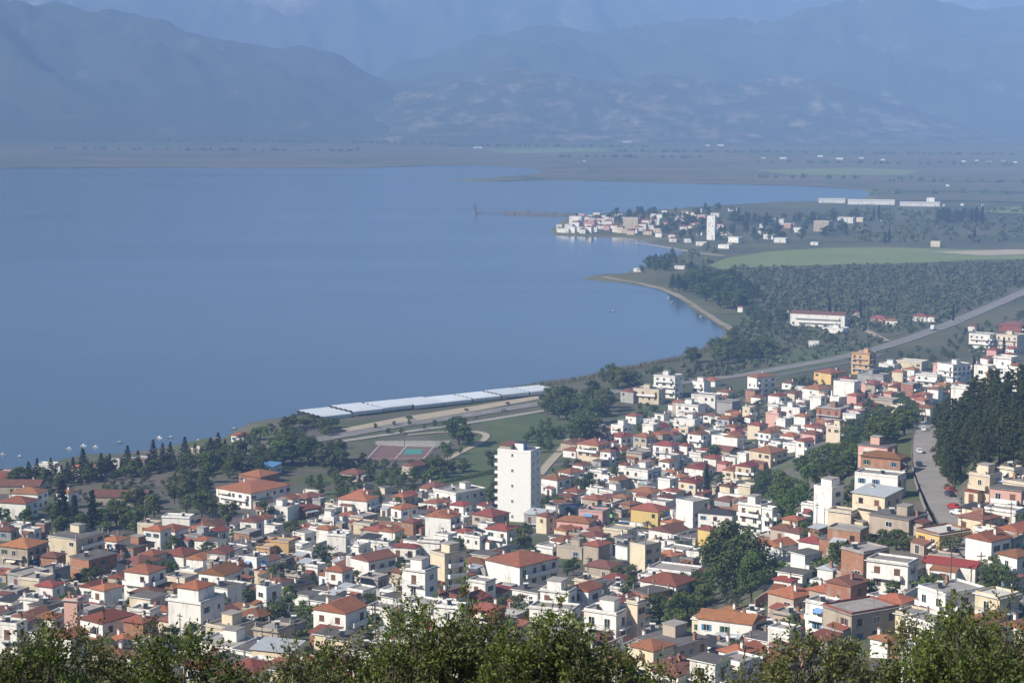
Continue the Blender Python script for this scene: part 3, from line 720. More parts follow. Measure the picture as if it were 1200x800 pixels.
    if 'a' in opts:
        m2 = MB(); c2 = L * 0.35
        m2.poly([(-c2, -W / 2 - .02, 2.7), (c2, -W / 2 - .02, 2.7), (c2, -W / 2 - 2.0, 1.7), (-c2, -W / 2 - 2.0, 1.7), (-c2, -W / 2 - .02, 2.76), (c2, -W / 2 - .02, 2.76), (c2, -W / 2 - 2.0, 1.76), (-c2, -W / 2 - 2.0, 1.76)], [(3, 2, 1, 0), (4, 5, 6, 7), (3, 2, 6, 7), (0, 3, 7, 4), (2, 1, 5, 6)], 'awning_blue' if 'z' in opts else 'awning_cloth')
        m2.build('awning', root)
    pr0 = 0.85 if bal0 else det * (0.9 if wall != 'B' else 0.6)
    pr1 = 0.9 if bal1 else det * 1.3
    if 'x' in opts: pr0 = 0
    windows_on(root, 0, L, W, n, zb, pr0, det, r, doors=bal0)
    windows_on(root, 1, L, W, n, zb, pr1, det, r, doors=bal1)
    if y < 700: windows_on(root, 3, L, W, n, zb, 0.15, det, r)
    # low annex leaning on a wall
    if not filler and n >= 1 and y < 1000 and 'x' not in opts and r.random() < 0.65:
        f = r.choice((0, 0, 1)); ln = (L if f == 0 else W) * r.uniform(.35, .7); dp = r.uniform(1.8, 3.2); of = r.uniform(-.5, .5) * ((L if f == 0 else W) - ln); hz = r.uniform(2.3, 2.9)
        if f == 0: bx = (of - ln / 2, of + ln / 2, -W / 2 - dp, -W / 2)
        else: bx = (L / 2, L / 2 + dp, of - ln / 2, of + ln / 2)
        q = [(cx + a_ * c - b_ * sn, cy + a_ * sn + b_ * c) for a_, b_ in ((bx[0], bx[2]), (bx[1], bx[2]), (bx[1], bx[3]), (bx[0], bx[3]))]
        me_ = FOOT.pop(); ok_ = free(q); FOOT.append(me_)
        if ok_:
            FOOT.append((q, sum(a_[0] for a_ in q) / 4, sum(a_[1] for a_ in q) / 4))
            zb_ = max(gh(*a_) for a_ in q) - zg; am = MB(); e_ = .003; am.box(bx[0], bx[1] - (e_ if f == 0 else 0), bx[2], bx[3] - e_, z0, zb_ + hz, r.choice((wm, wm, 'plaster_grey', 'plaster_beige', 'hollow_brick'))); an = am.build('annex', root)
            rm_ = MB(); rmat = r.choice(('tile_red', 'tile_red', 'tile_brown', 'sheet_grey', 'concrete_roof')); z1_ = zb_ + hz; up_ = .25 * dp; t_ = .12; g_ = .22
            if f == 0: v_ = [(bx[0] - g_, bx[2] - g_, z1_), (bx[1] + g_, bx[2] - g_, z1_), (bx[1] + g_, bx[3] - .004, z1_ + up_), (bx[0] - g_, bx[3] - .004, z1_ + up_)]
            else: v_ = [(bx[1] + g_, bx[2] - g_, z1_), (bx[1] + g_, bx[3] + g_, z1_), (bx[0] + .004, bx[3] + g_, z1_ + up_), (bx[0] + .004, bx[2] - g_, z1_ + up_)]
            rm_.poly(v_ + [(a_, b_, z_ + t_) for a_, b_, z_ in v_], [(3, 2, 1, 0), (4, 5, 6, 7), (0, 1, 5, 4), (1, 2, 6, 5), (2, 3, 7, 6), (3, 0, 4, 7)], rmat); rm_.build('annex_roof', an)
            if f == 0: link('door', r.choice(DOOR), an, (of, -W / 2 - dp, zb_ + .1))
            else: link('door', r.choice(DOOR), an, (L / 2 + dp, of, zb_ + .1), math.pi / 2)
    # roof furniture
    feats = []
    if 'U' in opts or 'u' in opts:
        a, b = L * 0.32, W * 0.34; um = MB(); um.box(-a, a, -b, b, h + .14, h + 2.9, wm); us = um.build('upper_room', root)
        rr = hip_roof(2 * a, 2 * b, h + 2.9, 0.4 * min(a, b), .4, ROOFN['o' if 'U' in opts else 'r']); rr.build('upper_roof', us); feats.append('tiled rooftop room')
    if 't' in opts or (roof == 'f' and min(L, W) > 7 and 'U' not in opts and 'u' not in opts and r.random() < 0.35):
        a, b = r.uniform(1.3, 2.0), r.uniform(1.3, 2.0); tx = r.uniform(-.5, .5) * (L / 2 - a - .4); ty = r.uniform(0, .8) * (W / 2 - b - .4)
        tm = MB(); tm.box(tx - a, tx + a, ty - b, ty + b, h + .14, h + 2.5, wm); tm.box(tx - a - .2, tx + a + .2, ty - b - .2, ty + b + .2, h + 2.5, h + 2.66, 'concrete_roof'); tm.build('stairhead', root); feats.append('rooftop stairhead')
    if roof == 'f':
        if 'w' in opts or (y < 900 and r.random() < 0.45):
            link('solar_heater', HEATER, root, (r.uniform(-.6, .6) * (L / 2 - 1), r.uniform(-.7, .2) * (W / 2 - 1), h + .14), -rz * 0.6 + 0.3); feats.append('solar heater')
        if r.random() < 0.35: link('antenna', ANT, root, (r.uniform(-.7, .7) * L / 2, r.uniform(-.2, .7) * W / 2, h + .14), r.random() * 3)
        if r.random() < 0.3: link('chimney', r.choice(CHIM), root, (r.choice((-1, 1)) * (L / 2 - .5), r.uniform(-.5, .8) * (W / 2 - .5), h + .3)); feats.append('chimney')
        if r.random() < 0.16 and min(L, W) > 5:     # starter bars and column stubs of a floor not built yet
            for sx in (-1, 1):
                for sy in (-1, 1): link('column_stub', STUB, root, (sx * (L / 2 - .35), sy * (W / 2 - .35), h + .14))
    else:
        if 'c' in opts or r.random() < 0.55:
            k = 2 if 'q' in opts else 1
            for i in range(k):
                link('chimney', r.choice(CHIM[:1] * 3 + CHIM[1:]), root, ((-.25 + .5 * i if k > 1 else r.choice((-.25, .25))) * L, r.uniform(-.2, .25) * W, h + rise * 0.75)); 
            feats.append('chimney')
        if r.random() < 0.25: link('antenna', ANT, root, (r.uniform(-.2, .2) * L, r.uniform(-.1, .2) * W, h + rise * 0.6), r.random() * 3)
    if bal0 or bal1: feats.append('balconies')
    st = STW.get(n, '')
    if auto: thing(root, auto, cat, group, zoff=h * 0.6)
    elif not desc:
        kind = 'apartment block' if big else 'house'
        rf = {'f': 'flat roof', 'h': ROOFW.get(rc, '') + ' hipped roof', 'g': ROOFW.get(rc, '') + ' gable roof', 'G': ROOFW.get(rc, '') + ' gable roof', 's': ROOFW.get(rc, '') + ' sloping roof'}[roof]
        if roof == 'f' and rc == 'K': rf = 'dark flat roof'
        if roof == 'f' and rc == 'w': rf = 'pale flat roof'
        d = f'{WALLW[wall]} {st} {kind}, {rf}'
        thing(root, d, cat or ('apartment block' if big else 'house'), group, ('with ' + feats[0]) if feats else None, zoff=h * 0.6)
    else:
        thing(root, desc, cat or ('apartment block' if big else 'house'), group, fixed=True, zoff=h * 0.6)
    return root

HOUSES = '''
30 590 30 14 2 W h r
44 579 30 12 2 W h r
80 578 14 12 2 W h r
294 578 41 48 2 W h o
318 548 20 12 1 W s b
305 559 25 22 1 B h o
89 632 31 33 3 C f K t
104 656 22 33 2 B f K
32 642 32 24 3 N h o bB
27 676 18 30 2 G f c
62 669 15 20 2 G f c
174 672 28 20 3 W h r bB
122 692 15 21 2 W h o
163 662 24 26 1 W h d
156 642 21 25 1.5 B f K
205 622 22 16 1.5 W h r
222 608 32 6 1.5 W f w x
182 649 12 8 1 W f w
215 652 26 20 1 W h r
263 675 30 20 2 W g r c
235 708 38 28 3 W f w Ux
203 690 20 14 1.5 N h r
90 704 15 7 3 P f w x
120 730 26 38 2 W h r
178 712 26 18 1 N h r
196 716 16 10 1.5 W h r
268 738 27 30 1.5 C f c t
272 762 46 30 1 W f c a
297 790 35 30 1 W h r
283 690 20 14 1 C f w
72 684 10 9 1 G f
52 712 18 22 1.5 N f K
20 695 20 14 1 G f
206 727 18 14 1 G f c w
292 626 18 14 1.5 B f c
338 636 22 8 2 O f c
316 643 16 8 1.5 O f c
232 630 20 24 1 G f c
275 645 14 16 1 W f c w
25 618 18 12 1 W f w
52 615 9 8 1.5 B f
40 622 12 8 1 W f
430 587 34 14 1.5 W h o cq
470 597 12 20 2 W h o
534 579 25 36 2 W f c t
510 572 15 14 1 W h d
485 547 14 14 1.5 N g d
420 556 22 12 1 N h d
360 584 14 20 1 N h d
355 598 13 22 1 B h r
337 596 25 14 1.5 W f c
411 606 15 13 1.5 W h r
391 608 17 7 1.5 W f w t
405 628 22 6 2.5 W f w x
487 642 27 5 2 W h r b
515 636 26 6 2.5 W f c x
528 607 30 12 2.5 W g o x
543 593 16 10 2 W h r
577 607 24 20 1.5 N h r
594 622 25 14 2 W h r b
432 658 20 32 2.5 W g d c
401 670 20 12 2 W h r
372 664 14 10 1.5 W f c
498 670 27 15 3.5 W f c tb
521 651 17 26 3.5 C f c tB
609 664 41 46 2.5 W h r x
567 663 30 12 1 W h r
365 648 18 18 1 W f c c
357 627 14 18 1.2 W f
484 613 13 11 1.5 B h d
445 623 18 16 1 N h r
534 635 9 8 1 B f
562 630 22 18 1.2 W f c
455 637 18 8 1.5 W f c
608 595 18 14 1 W h o
462 593 14 8 1.2 W f w
425 608 15 18 1.5 N f c
340 688 12 30 1 N h k
312 690 12 18 2 W f c
320 671 22 8 1 C f e
405 719 38 25 2 W g r c
340 765 45 16 1.5 C s g
325 741 28 18 1.5 N f c
425 694 18 16 1 W f c
580 716 30 12 2 R h r
505 712 30 20 1.5 W f c
540 713 32 8 3 W f w
701 522 25 14 2.5 C h r
675 521 18 16 1.2 N g d
730 500 14 12 2 W f c tb
728 513 14 18 1.5 W h r
653 564 19 16 2 W h r b
668 555 14 18 1 W h r
683 546 12 8 1.5 W g d
705 553 14 8 1 W f
759 553 28 16 2.5 W f c tb
752 532 18 12 1.5 N f c
787 523 22 9 2 W h r
790 511 18 8 1.5 W h d
814 493 24 10 2 W f c b
832 507 10 14 2 W f c b
855 530 24 12 1 N G d
864 513 16 8 2 W g r
890 500 14 10 2 C h r
903 508 14 12 2 W h r
903 531 25 20 2 C h r
880 549 18 9 1.5 C g r
824 551 22 12 1.2 W g r
788 554 12 10 1 W h o
815 567 20 14 2 C g r
785 564 14 10 1.5 W f c
764 578 26 12 1 W h r
787 578 16 16 1 W h r
700 586 18 12 1 N h r
718 577 16 16 1.2 W f c
738 592 12 14 1.2 B h d
780 590 20 10 1.2 W f c
812 591 20 20 3 W f c x
858 604 40 7 2 W h k
892 594 27 14 3 W f c bt
771 600 32 14 2 Y h r
706 601 28 8 2.5 P f c
714 595 8 7 2 E f
690 613 42 12 1.5 P h r
640 605 26 10 1.5 G s g
660 636 15 22 1 C h r
787 625 27 20 1.5 W g d x
735 623 28 12 1.5 C f c
832 622 14 10 1.5 Y h r
756 641 18 19 3 C f c x
810 673 52 14 1 W f c
812 657 15 8 1 B f
676 594 22 8 1 W f
666 695 33 10 2 W f c t
691 683 18 15 2 C f c w
630 695 30 18 1.5 W f K
670 717 50 10 2 W f c
722 721 38 16 2.5 W f c bt
747 708 13 9 3.2 C f c x
760 696 20 26 1.5 B f K
792 687 42 24 2 W h r
881 731 64 12 1.5 W G o
790 759 45 40 2 N f K t
715 667 30 14 1 N h d
682 644 30 14 1 N f c
705 637 12 8 1 W h r
800 647 25 14 1.2 W f c
830 650 26 7 1.2 W f c a
915 760 12 10 1.5 R f c
1040 524 34 12 2 P f K
1055 538 46 9 2 B h r
1052 558 50 10 2 W f c
1037 582 38 20 2.5 C s g b
1065 609 46 22 1.2 N f K
975 573 21 14 3 W f c tx
953 593 14 6 1.2 W f c
997 601 30 12 2 C f c
1008 623 38 10 1.2 B f c
985 633 30 15 1 B f K
922 646 15 19 1.5 W f K
1012 648 26 30 2.5 B f c
1064 662 48 12 2 W f c b
1101 628 27 36 1.5 Y f w ea
1143 664 57 8 1 W G m
1115 655 27 10 1 N f c
1187 634 42 12 1.2 N f c az
1160 556 24 14 2 C f c tb
1197 575 36 8 2 P f K b
1188 550 16 10 1.5 C f c
1190 601 36 10 1 W f c
1165 624 26 10 1 W f w
905 597 12 6 2.5 W f w
976 668 18 8 1.2 W g g
927 681 20 8 1 W h m
930 701 30 28 1.5 N h o
968 694 20 16 1.2 N h o
998 721 34 56 1.8 N f c e
1108 697 32 46 2 W f c b
1078 766 24 16 2 W f c
1040 752 20 14 1 W h r
925 741 25 14 2 W f c
974 438 20 18 2 Y h r
1019 415 21 8 4 O f c bt
960 457 20 14 2 W h r
1001 449 24 6 3 W f c x
1035 441 30 8 1.5 G f c
1080 425 30 8 1.5 C f w
1048 428 18 6 1 W f c
1117 429 18 20 4 W f c bBt
1098 441 28 8 2 W f c b
1160 393 24 7 3.5 W f c b
1192 394 24 10 3.5 C f c b
1197 382 26 8 1.5 R h d
1158 428 16 8 2 W f c
1185 419 20 8 2 W f c
1192 436 16 8 2 W f c b
1135 455 20 8 2 W f c
912 476 12 8 2 W f c
937 479 22 8 2 W f c
985 481 28 12 2.5 B f c
1006 483 14 8 2 P f c
914 504 16 8 1.5 W h r
937 507 22 8 1 W f c
968 467 18 8 1 Y f w
1023 478 22 10 1.5 W h r
1046 471 25 8 2 N f c
1090 479 16 8 2 W h r
1070 451 14 8 2 B f c
1085 464 14 8 1.5 W h r
920 465 20 8 1 W h r
791 442 25 9 4 W f c bt
772 458 30 8 2.5 C f c b
742 460 18 18 2 G g d
825 449 14 8 2.5 W f c b
838 447 18 8 1 W h r
838 465 28 8 2.5 W f c
818 476 26 9 2 W f c b
858 472 18 10 2 G f c
887 443 11 22 4 W h r B
'''
SPECIAL = {(294, 578): 'large white hall with orange tiled hipped roof at the park edge', (89, 632): 'weathered cream block with dark flat roof and a stair room on top',
           (771, 600): 'yellow two-storey house under a red hipped roof in mid town', (858, 604): 'white house with a shiny black hipped roof', (1019, 415): 'ochre four-storey apartment block with balconies beside the highway',
           (90, 704): 'narrow pink stair tower rising behind the left shrubs', (881, 731): 'wide white bungalow with orange gable roof near the bottom centre right', (498, 670): 'white three-storey house with balconies behind the foreground shrubs',
           (1055, 538): 'bare brick house with red hipped roof beside the hill road', (1143, 664): 'long low white cottage with bright red metal roof', (1101, 628): 'yellow single-storey house with red roof edge below the hill road',
           (318, 548): 'low white shed with blue metal roof by the park trees', (714, 595): 'small bright green house among red roofs', (1117, 429): 'white apartment block with wrap-round balconies above the pine hill',
           (235, 708): 'big blank-walled white house topped by a cream rooftop room with orange roof', (1012, 648): 'tall bare brick house with concrete floor bands'}
def run_houses():
    rows = []
    for ln in HOUSES.strip().splitlines():
        t = ln.split(); rows.append((float(t[0]), float(t[1]), float(t[2]), float(t[3]), float(t[4]), t[5], t[6], t[7] if len(t) > 7 and t[7] in ROOFN and (t[6] != 'f' or t[7] in 'cKw') else None, (t[7] if len(t) == 8 and not (t[7] in ROOFN and (t[6] != 'f' or t[7] in 'cKw')) else (t[8] if len(t) > 8 else ''))))
    for i, a in enumerate(rows):
        house(*a[:8], opts=a[8], desc=SPECIAL.get((int(a[0]), int(a[1]))))

# ---- the tower block
def tower_block():
    px, ey, wl, wr, n = 622, 531, 39, 12, 9
    h = 27.0; x, y = hit(px, ey, h); p = Vector((x, y, gz(x, y) + h)); s = FPX / (p - CAMP).dot(FWD)
    th = R(24); L = wl / (s * math.cos(th)); W = wr / (s * math.sin(th)); rz = -th
    cx = x - L / 2 * math.cos(rz) - W / 2 * math.sin(rz); cy = y - L / 2 * math.sin(rz) + W / 2 * math.cos(rz)
    cor = corners(cx, cy, L, W, rz); FOOT.append((corners(cx, cy, L, W, rz, 2.0), cx, cy)); zg = gh(cx, cy); h += gz(x, y) - zg
    root = empty('tower_block', (cx, cy, zg), rz)
    m = MB(); m.box(-L / 2, L / 2, -W / 2, W / 2, -4, h, 'paint_white'); m.build('wall', root)
    m = MB(); m.box(-L / 2 - .1, L / 2 + .1, -W / 2 - .1, W / 2 + .1, h, h + .2, 'paint_white', 'concrete_pale')
    for a in ((-L / 2, L / 2, -W / 2, -W / 2 + .2), (-L / 2, L / 2, W / 2 - .2, W / 2), (-L / 2, -L / 2 + .2, -W / 2 + .2, W / 2 - .2), (L / 2 - .2, L / 2, -W / 2 + .2, W / 2 - .2)): m.box(*a, h + .2, h + .9, 'plaster_white')
    m.build('roof', root)
    m = MB(); m.box(-1.2, 2.4, -1.5, 2.0, h + .2, h + 3.0, 'paint_white'); m.box(-1.4, 2.6, -1.7, 2.2, h + 3.0, h + 3.2, 'slate_black'); m.box(2.4, 2.6, -1.4, 1.8, h + .3, h + 2.7, 'sheet_blue'); m.build('stairhead', root)
    m = MB(); m.box(-L / 2 + .4, -L / 2 + 5, -W / 2 + 1, W / 2 - .6, h + .2, h + 2.2, 'plaster_beige'); m.box(-L / 2, -L / 2 + 5.4, -W / 2 + .6, W / 2 - .2, h + 2.2, h + 2.45, 'tile_brown'); m.build('penthouse', root)
    r = random.Random(3)
    for fl in range(n):
        z = h - 3.0 * (n - fl)
        if fl % 2 == 0: link('window', WIN[2], root, (-L / 2 + 6.2, -W / 2, z + 1.2))
        b = MB(); b.box(-1.5, 0, -W / 2 + .4, W / 2 - .6, 0, .16, 'paint_white'); b.box(-1.5, -1.38, -W / 2 + .4, W / 2 - .6, .16, 1.1, 'paint_white'); b.box(-1.38, 0, -W / 2 + .4, -W / 2 + .52, .16, 1.1, 'paint_white')
        b.build('balcony', root, loc=(-L / 2, 0, z))
        b = MB(); b.box(-.9, 0, -.2, 1.6, 0, .16, 'paint_white'); b.build('ledge', root, loc=(-L / 2 + .9, -W / 2 - 0.003, z + .05)) if False else None
        link('door', DOOR[0], root, (-L / 2, 0.6, z + .18), -math.pi / 2); link('door', DOOR[0], root, (-L / 2, -W / 4, z + .18), -math.pi / 2)
        for u in (-W / 4, W / 5): link('window', WIN[r.choice((0, 2))], root, (L / 2, u, z + 1.0), math.pi / 2)
    thing(root, 'tall white nine-storey tower block standing alone in the town', 'tower block', fixed=True)
tower_block()

def hotel():
    root = house(990, 370, 64, 9, 3, 'W', 'G', 'd', 'bx', desc='long white hotel with brown roof and balconies in the olive groves', name='hotel', cat='hotel', group=None, theta=14, depth=13)
    house(988, 386, 24, 7, 1, 'W', 'f', 'w', '', desc='flat white annex in front of the long hotel', name='hotel_annex', cat='building', group=None)
hotel()
run_houses()

# ---- simpler houses for the far village: still walls, roof, openings
def far_house(px, py, wpx, hpx, wall, roof, rc, name='village_house', group='houses of the far village', desc=None, cat='house', storeys=None, th=None):
    r = random.Random(int(px * 37 + py * 101))
    x, y = hit(px, py); s = FPX / (Vector((x, y, 0)) - CAMP).dot(FWD)
    L = max(4, wpx / s); h = max(2.8, hpx / s); W = min(L * r.uniform(0.6, 0.9), 16); th = R(r.uniform(5, 30)) if th is None else R(th)
    root = empty(name, (x, y, gh(x, y)), -th - math.atan((px - 600) / FPX))
    m = MB(); m.box(-L / 2, L / 2, -W / 2, W / 2, -.8, h, WALLN[wall]); m.build('wall', root)
    if roof == 'f':
        m = MB(); m.box(-L / 2 - .15, L / 2 + .15, -W / 2 - .15, W / 2 + .15, h, h + .35, 'paint_white', ROOFN[rc]); m.build('roof', root)
    elif roof == 'a':   # low vaulted industrial roof
        hip_roof(L, W, h, 1.6, .3, ROOFN[rc], gable='x').build('roof', root)
    else: hip_roof(L, W, h, .2 * min(L, W), .4, ROOFN[rc], gable=None if roof == 'h' else 'x').build('roof', root)
    n = max(1, int(h / 3)); k = max(1, int(L / 4.5))
    for fl in range(n):
        for i in range(k):
            if r.random() < 0.6: link('window', WIN[0], root, ((i + .5) / k * L - L / 2, -W / 2, fl * 3 + .9))
    z = STW.get(n, 'tall')
    d = desc or f'{WALLW[wall]} {z} village house, {"flat roof" if roof == "f" else ROOFW[rc] + " roof"}'
    thing(root, d, cat, group, fixed=bool(desc), zoff=h / 2)
    return root
def village():
    r = random.Random(21)
    spots = []
    tries = 0
    poly = [(655, 272, 0), (862, 276, 0)]
    while len(spots) < 84 and tries < 7000:
        tries += 1
        if r.random() < 0.7: u = r.uniform(655, 770); v = r.uniform(256, 275) if u > 668 else r.uniform(266, 274)
        else: u = r.uniform(770, 860); v = r.uniform(247, 284)
        if u > 765 and v > 270 and r.random() < .7: continue
        if any(abs(u - a) < 4.4 and abs(v - b) < 2.3 for a, b in spots): continue
        spots.append((u, v))
    for u, v in spots:
        roof = r.choice('ffhhh'); far_house(u, v, r.uniform(5.5, 10.5), r.uniform(4, 8) if u < 770 else r.uniform(3, 4.8), r.choice('WWWWWCP'), roof, r.choice('wcw') if roof == 'f' else 'r')
    far_house(740, 268, 17, 13, 'C', 'f', 'c', desc='cream block of flats on the village headland', name='apartment_block', cat='apartment block', group=None)
    far_house(676, 262, 15, 9, 'W', 'f', 'w', desc='broad white hotel at the tip of the village', name='hotel', cat='hotel', group=None)
    for u, v, ww, hh, c in ((895, 268, 9, 5, 'W'), (902, 280, 12, 5, 'W'), (912, 263, 14, 6, 'W'), (925, 267, 12, 5, 'P'), (934, 272, 10, 5, 'W'), (992, 261, 18, 6, 'W'), (1008, 260, 8, 5, 'C'), (1036, 262, 7, 4, 'W'), (1008, 272, 7, 3, 'W'), (1097, 289, 11, 6, 'C'),
                            (850, 291, 14, 4, 'W'), (822, 287, 12, 4, 'W'), (915, 284, 14, 5, 'W'), (890, 277, 5, 6, 'W'), (797, 315, 12, 3, 'W'), (748, 317, 10, 3, 'W'), (862, 284, 13, 6, 'W'), (955, 287, 9, 3, 'W')):
        far_house(u, v, ww, hh, c, 'h' if r.random() < .4 else 'f', 'r' if False else ('w'), group='farmhouses on the plain', name='farmhouse') if False else far_house(u, v, ww, hh, c, 'f', 'w', group='farmhouses on the plain', name='farmhouse', cat='house')
    # a slim tower block and a pair of framed flats
    far_house(834, 281, 10, 28, 'W', 'f', 'w', desc='slim white tower block at the inland edge of the far village', name='tower_block', cat='tower block', group=None, th=20)
    far_house(965, 271, 19, 12, 'N', 'f', 'c', desc='brownish framed apartment block among trees on the plain', name='apartment_block', cat='apartment block', group=None)
    # long white sheds by the lagoon
    far_house(975, 237.5, 31, 4, 'W', 'a', 'w', desc='leftmost long white shed by the lagoon', name='farm_shed', cat='shed', group='long white sheds by the lagoon', th=2)
    far_house(1021, 239.5, 54, 4.5, 'W', 'a', 'w', desc='longest white shed by the lagoon, middle of the row', name='farm_shed', cat='shed', group='long white sheds by the lagoon', th=2)
    far_house(1078, 241.5, 46, 4, 'W', 'a', 'w', desc='rightmost long white shed by the lagoon', name='farm_shed', cat='shed', group='long white sheds by the lagoon', th=2)
    far_house(1092, 239.0, 10, 7, 'W', 'f', 'w', desc='small white tower-like building behind the rightmost lagoon shed', name='farm_building', cat='building', group=None)
    for u, v, ww in ((1105, 242, 8), (1128, 241, 6), (1152, 242, 5), (1111, 219, 7), (895, 186, 9), (918, 186.5, 14), (962, 184, 12), (985, 187, 16), (1010, 186, 10), (1035, 188, 9), (845, 171, 14), (830, 171, 10), (1130, 190, 9), (1145, 189, 7), (1160, 190.5, 10), (1176, 190, 8), (1190, 191, 9),
                     (735, 167, 16), (685, 190, 6), (560, 174, 18), (380, 162, 14), (150, 162, 18)):
        far_house(u, v, ww * .55, 1.1 if v < 200 else 2.2, 'W', 'a' if ww > 11 else 'f', 'w', desc=None, name='farm_building', group='white buildings on the far plain', cat='building')
    for u, v, ww, c, rc in ((1030, 378, 18, 'P', 'r'), (1045, 381, 14, 'W', 'r'), (1079, 376, 16, 'W', 'r'), (1092, 377, 9, 'W', 'r'), (1004, 372, 8, 'W', 'r'), (868, 365, 6, 'W', 'r'), (893, 367, 8, 'W', 'r'), (925, 369, 14, 'W', 'o'), (954, 406, 12, 'W', 'w'), (1140, 388, 10, 'W', 'r')):
        far_house(u, v, ww, 6, c, 'h' if rc != 'w' else 'f', rc, group='cottages among the olive groves', name='cottage', cat='cottage')
village()

# ---- fillers: small houses, sheds and yards between the ones above
TOWN = [(0, 612), (60, 632), (140, 625), (200, 606), (250, 612), (330, 590), (360, 575), (500, 570), (575, 575), (590, 610), (640, 590), (640, 560), (690, 500), (730, 498), (800, 475), (840, 460), (900, 455), (1000, 440), (1060, 440), (1060, 470), (985, 500), (920, 530), (885, 560), (905, 620), (960, 600), (1000, 640), (1030, 700), (980, 760), (860, 790), (700, 800), (400, 800), (200, 790), (0, 740)]
def inside(p, poly):
    x, y = p; c = False; j = len(poly) - 1
    for i in range(len(poly)):
        (xi, yi), (xj, yj) = poly[i], poly[j]
        if (yi > y) != (yj > y) and x < (xj - xi) * (y - yi) / (yj - yi) + xi: c = not c
        j = i
    return c
NOFILL = [[(1066, 490), (1108, 490), (1128, 575), (1140, 618), (1168, 662), (1130, 668), (1088, 622), (1074, 560)], [(815, 715), (820, 610), (905, 605), (910, 700), (850, 720), (760, 740), (755, 690)], [(590, 650), (590, 605), (640, 605), (640, 650)], [(630, 660), (660, 640), (720, 650), (720, 680), (650, 690)]]
TOWN2 = [(1098, 640), (1130, 600), (1215, 555), (1215, 740), (1100, 740), (1040, 700)]
RESERVED = []
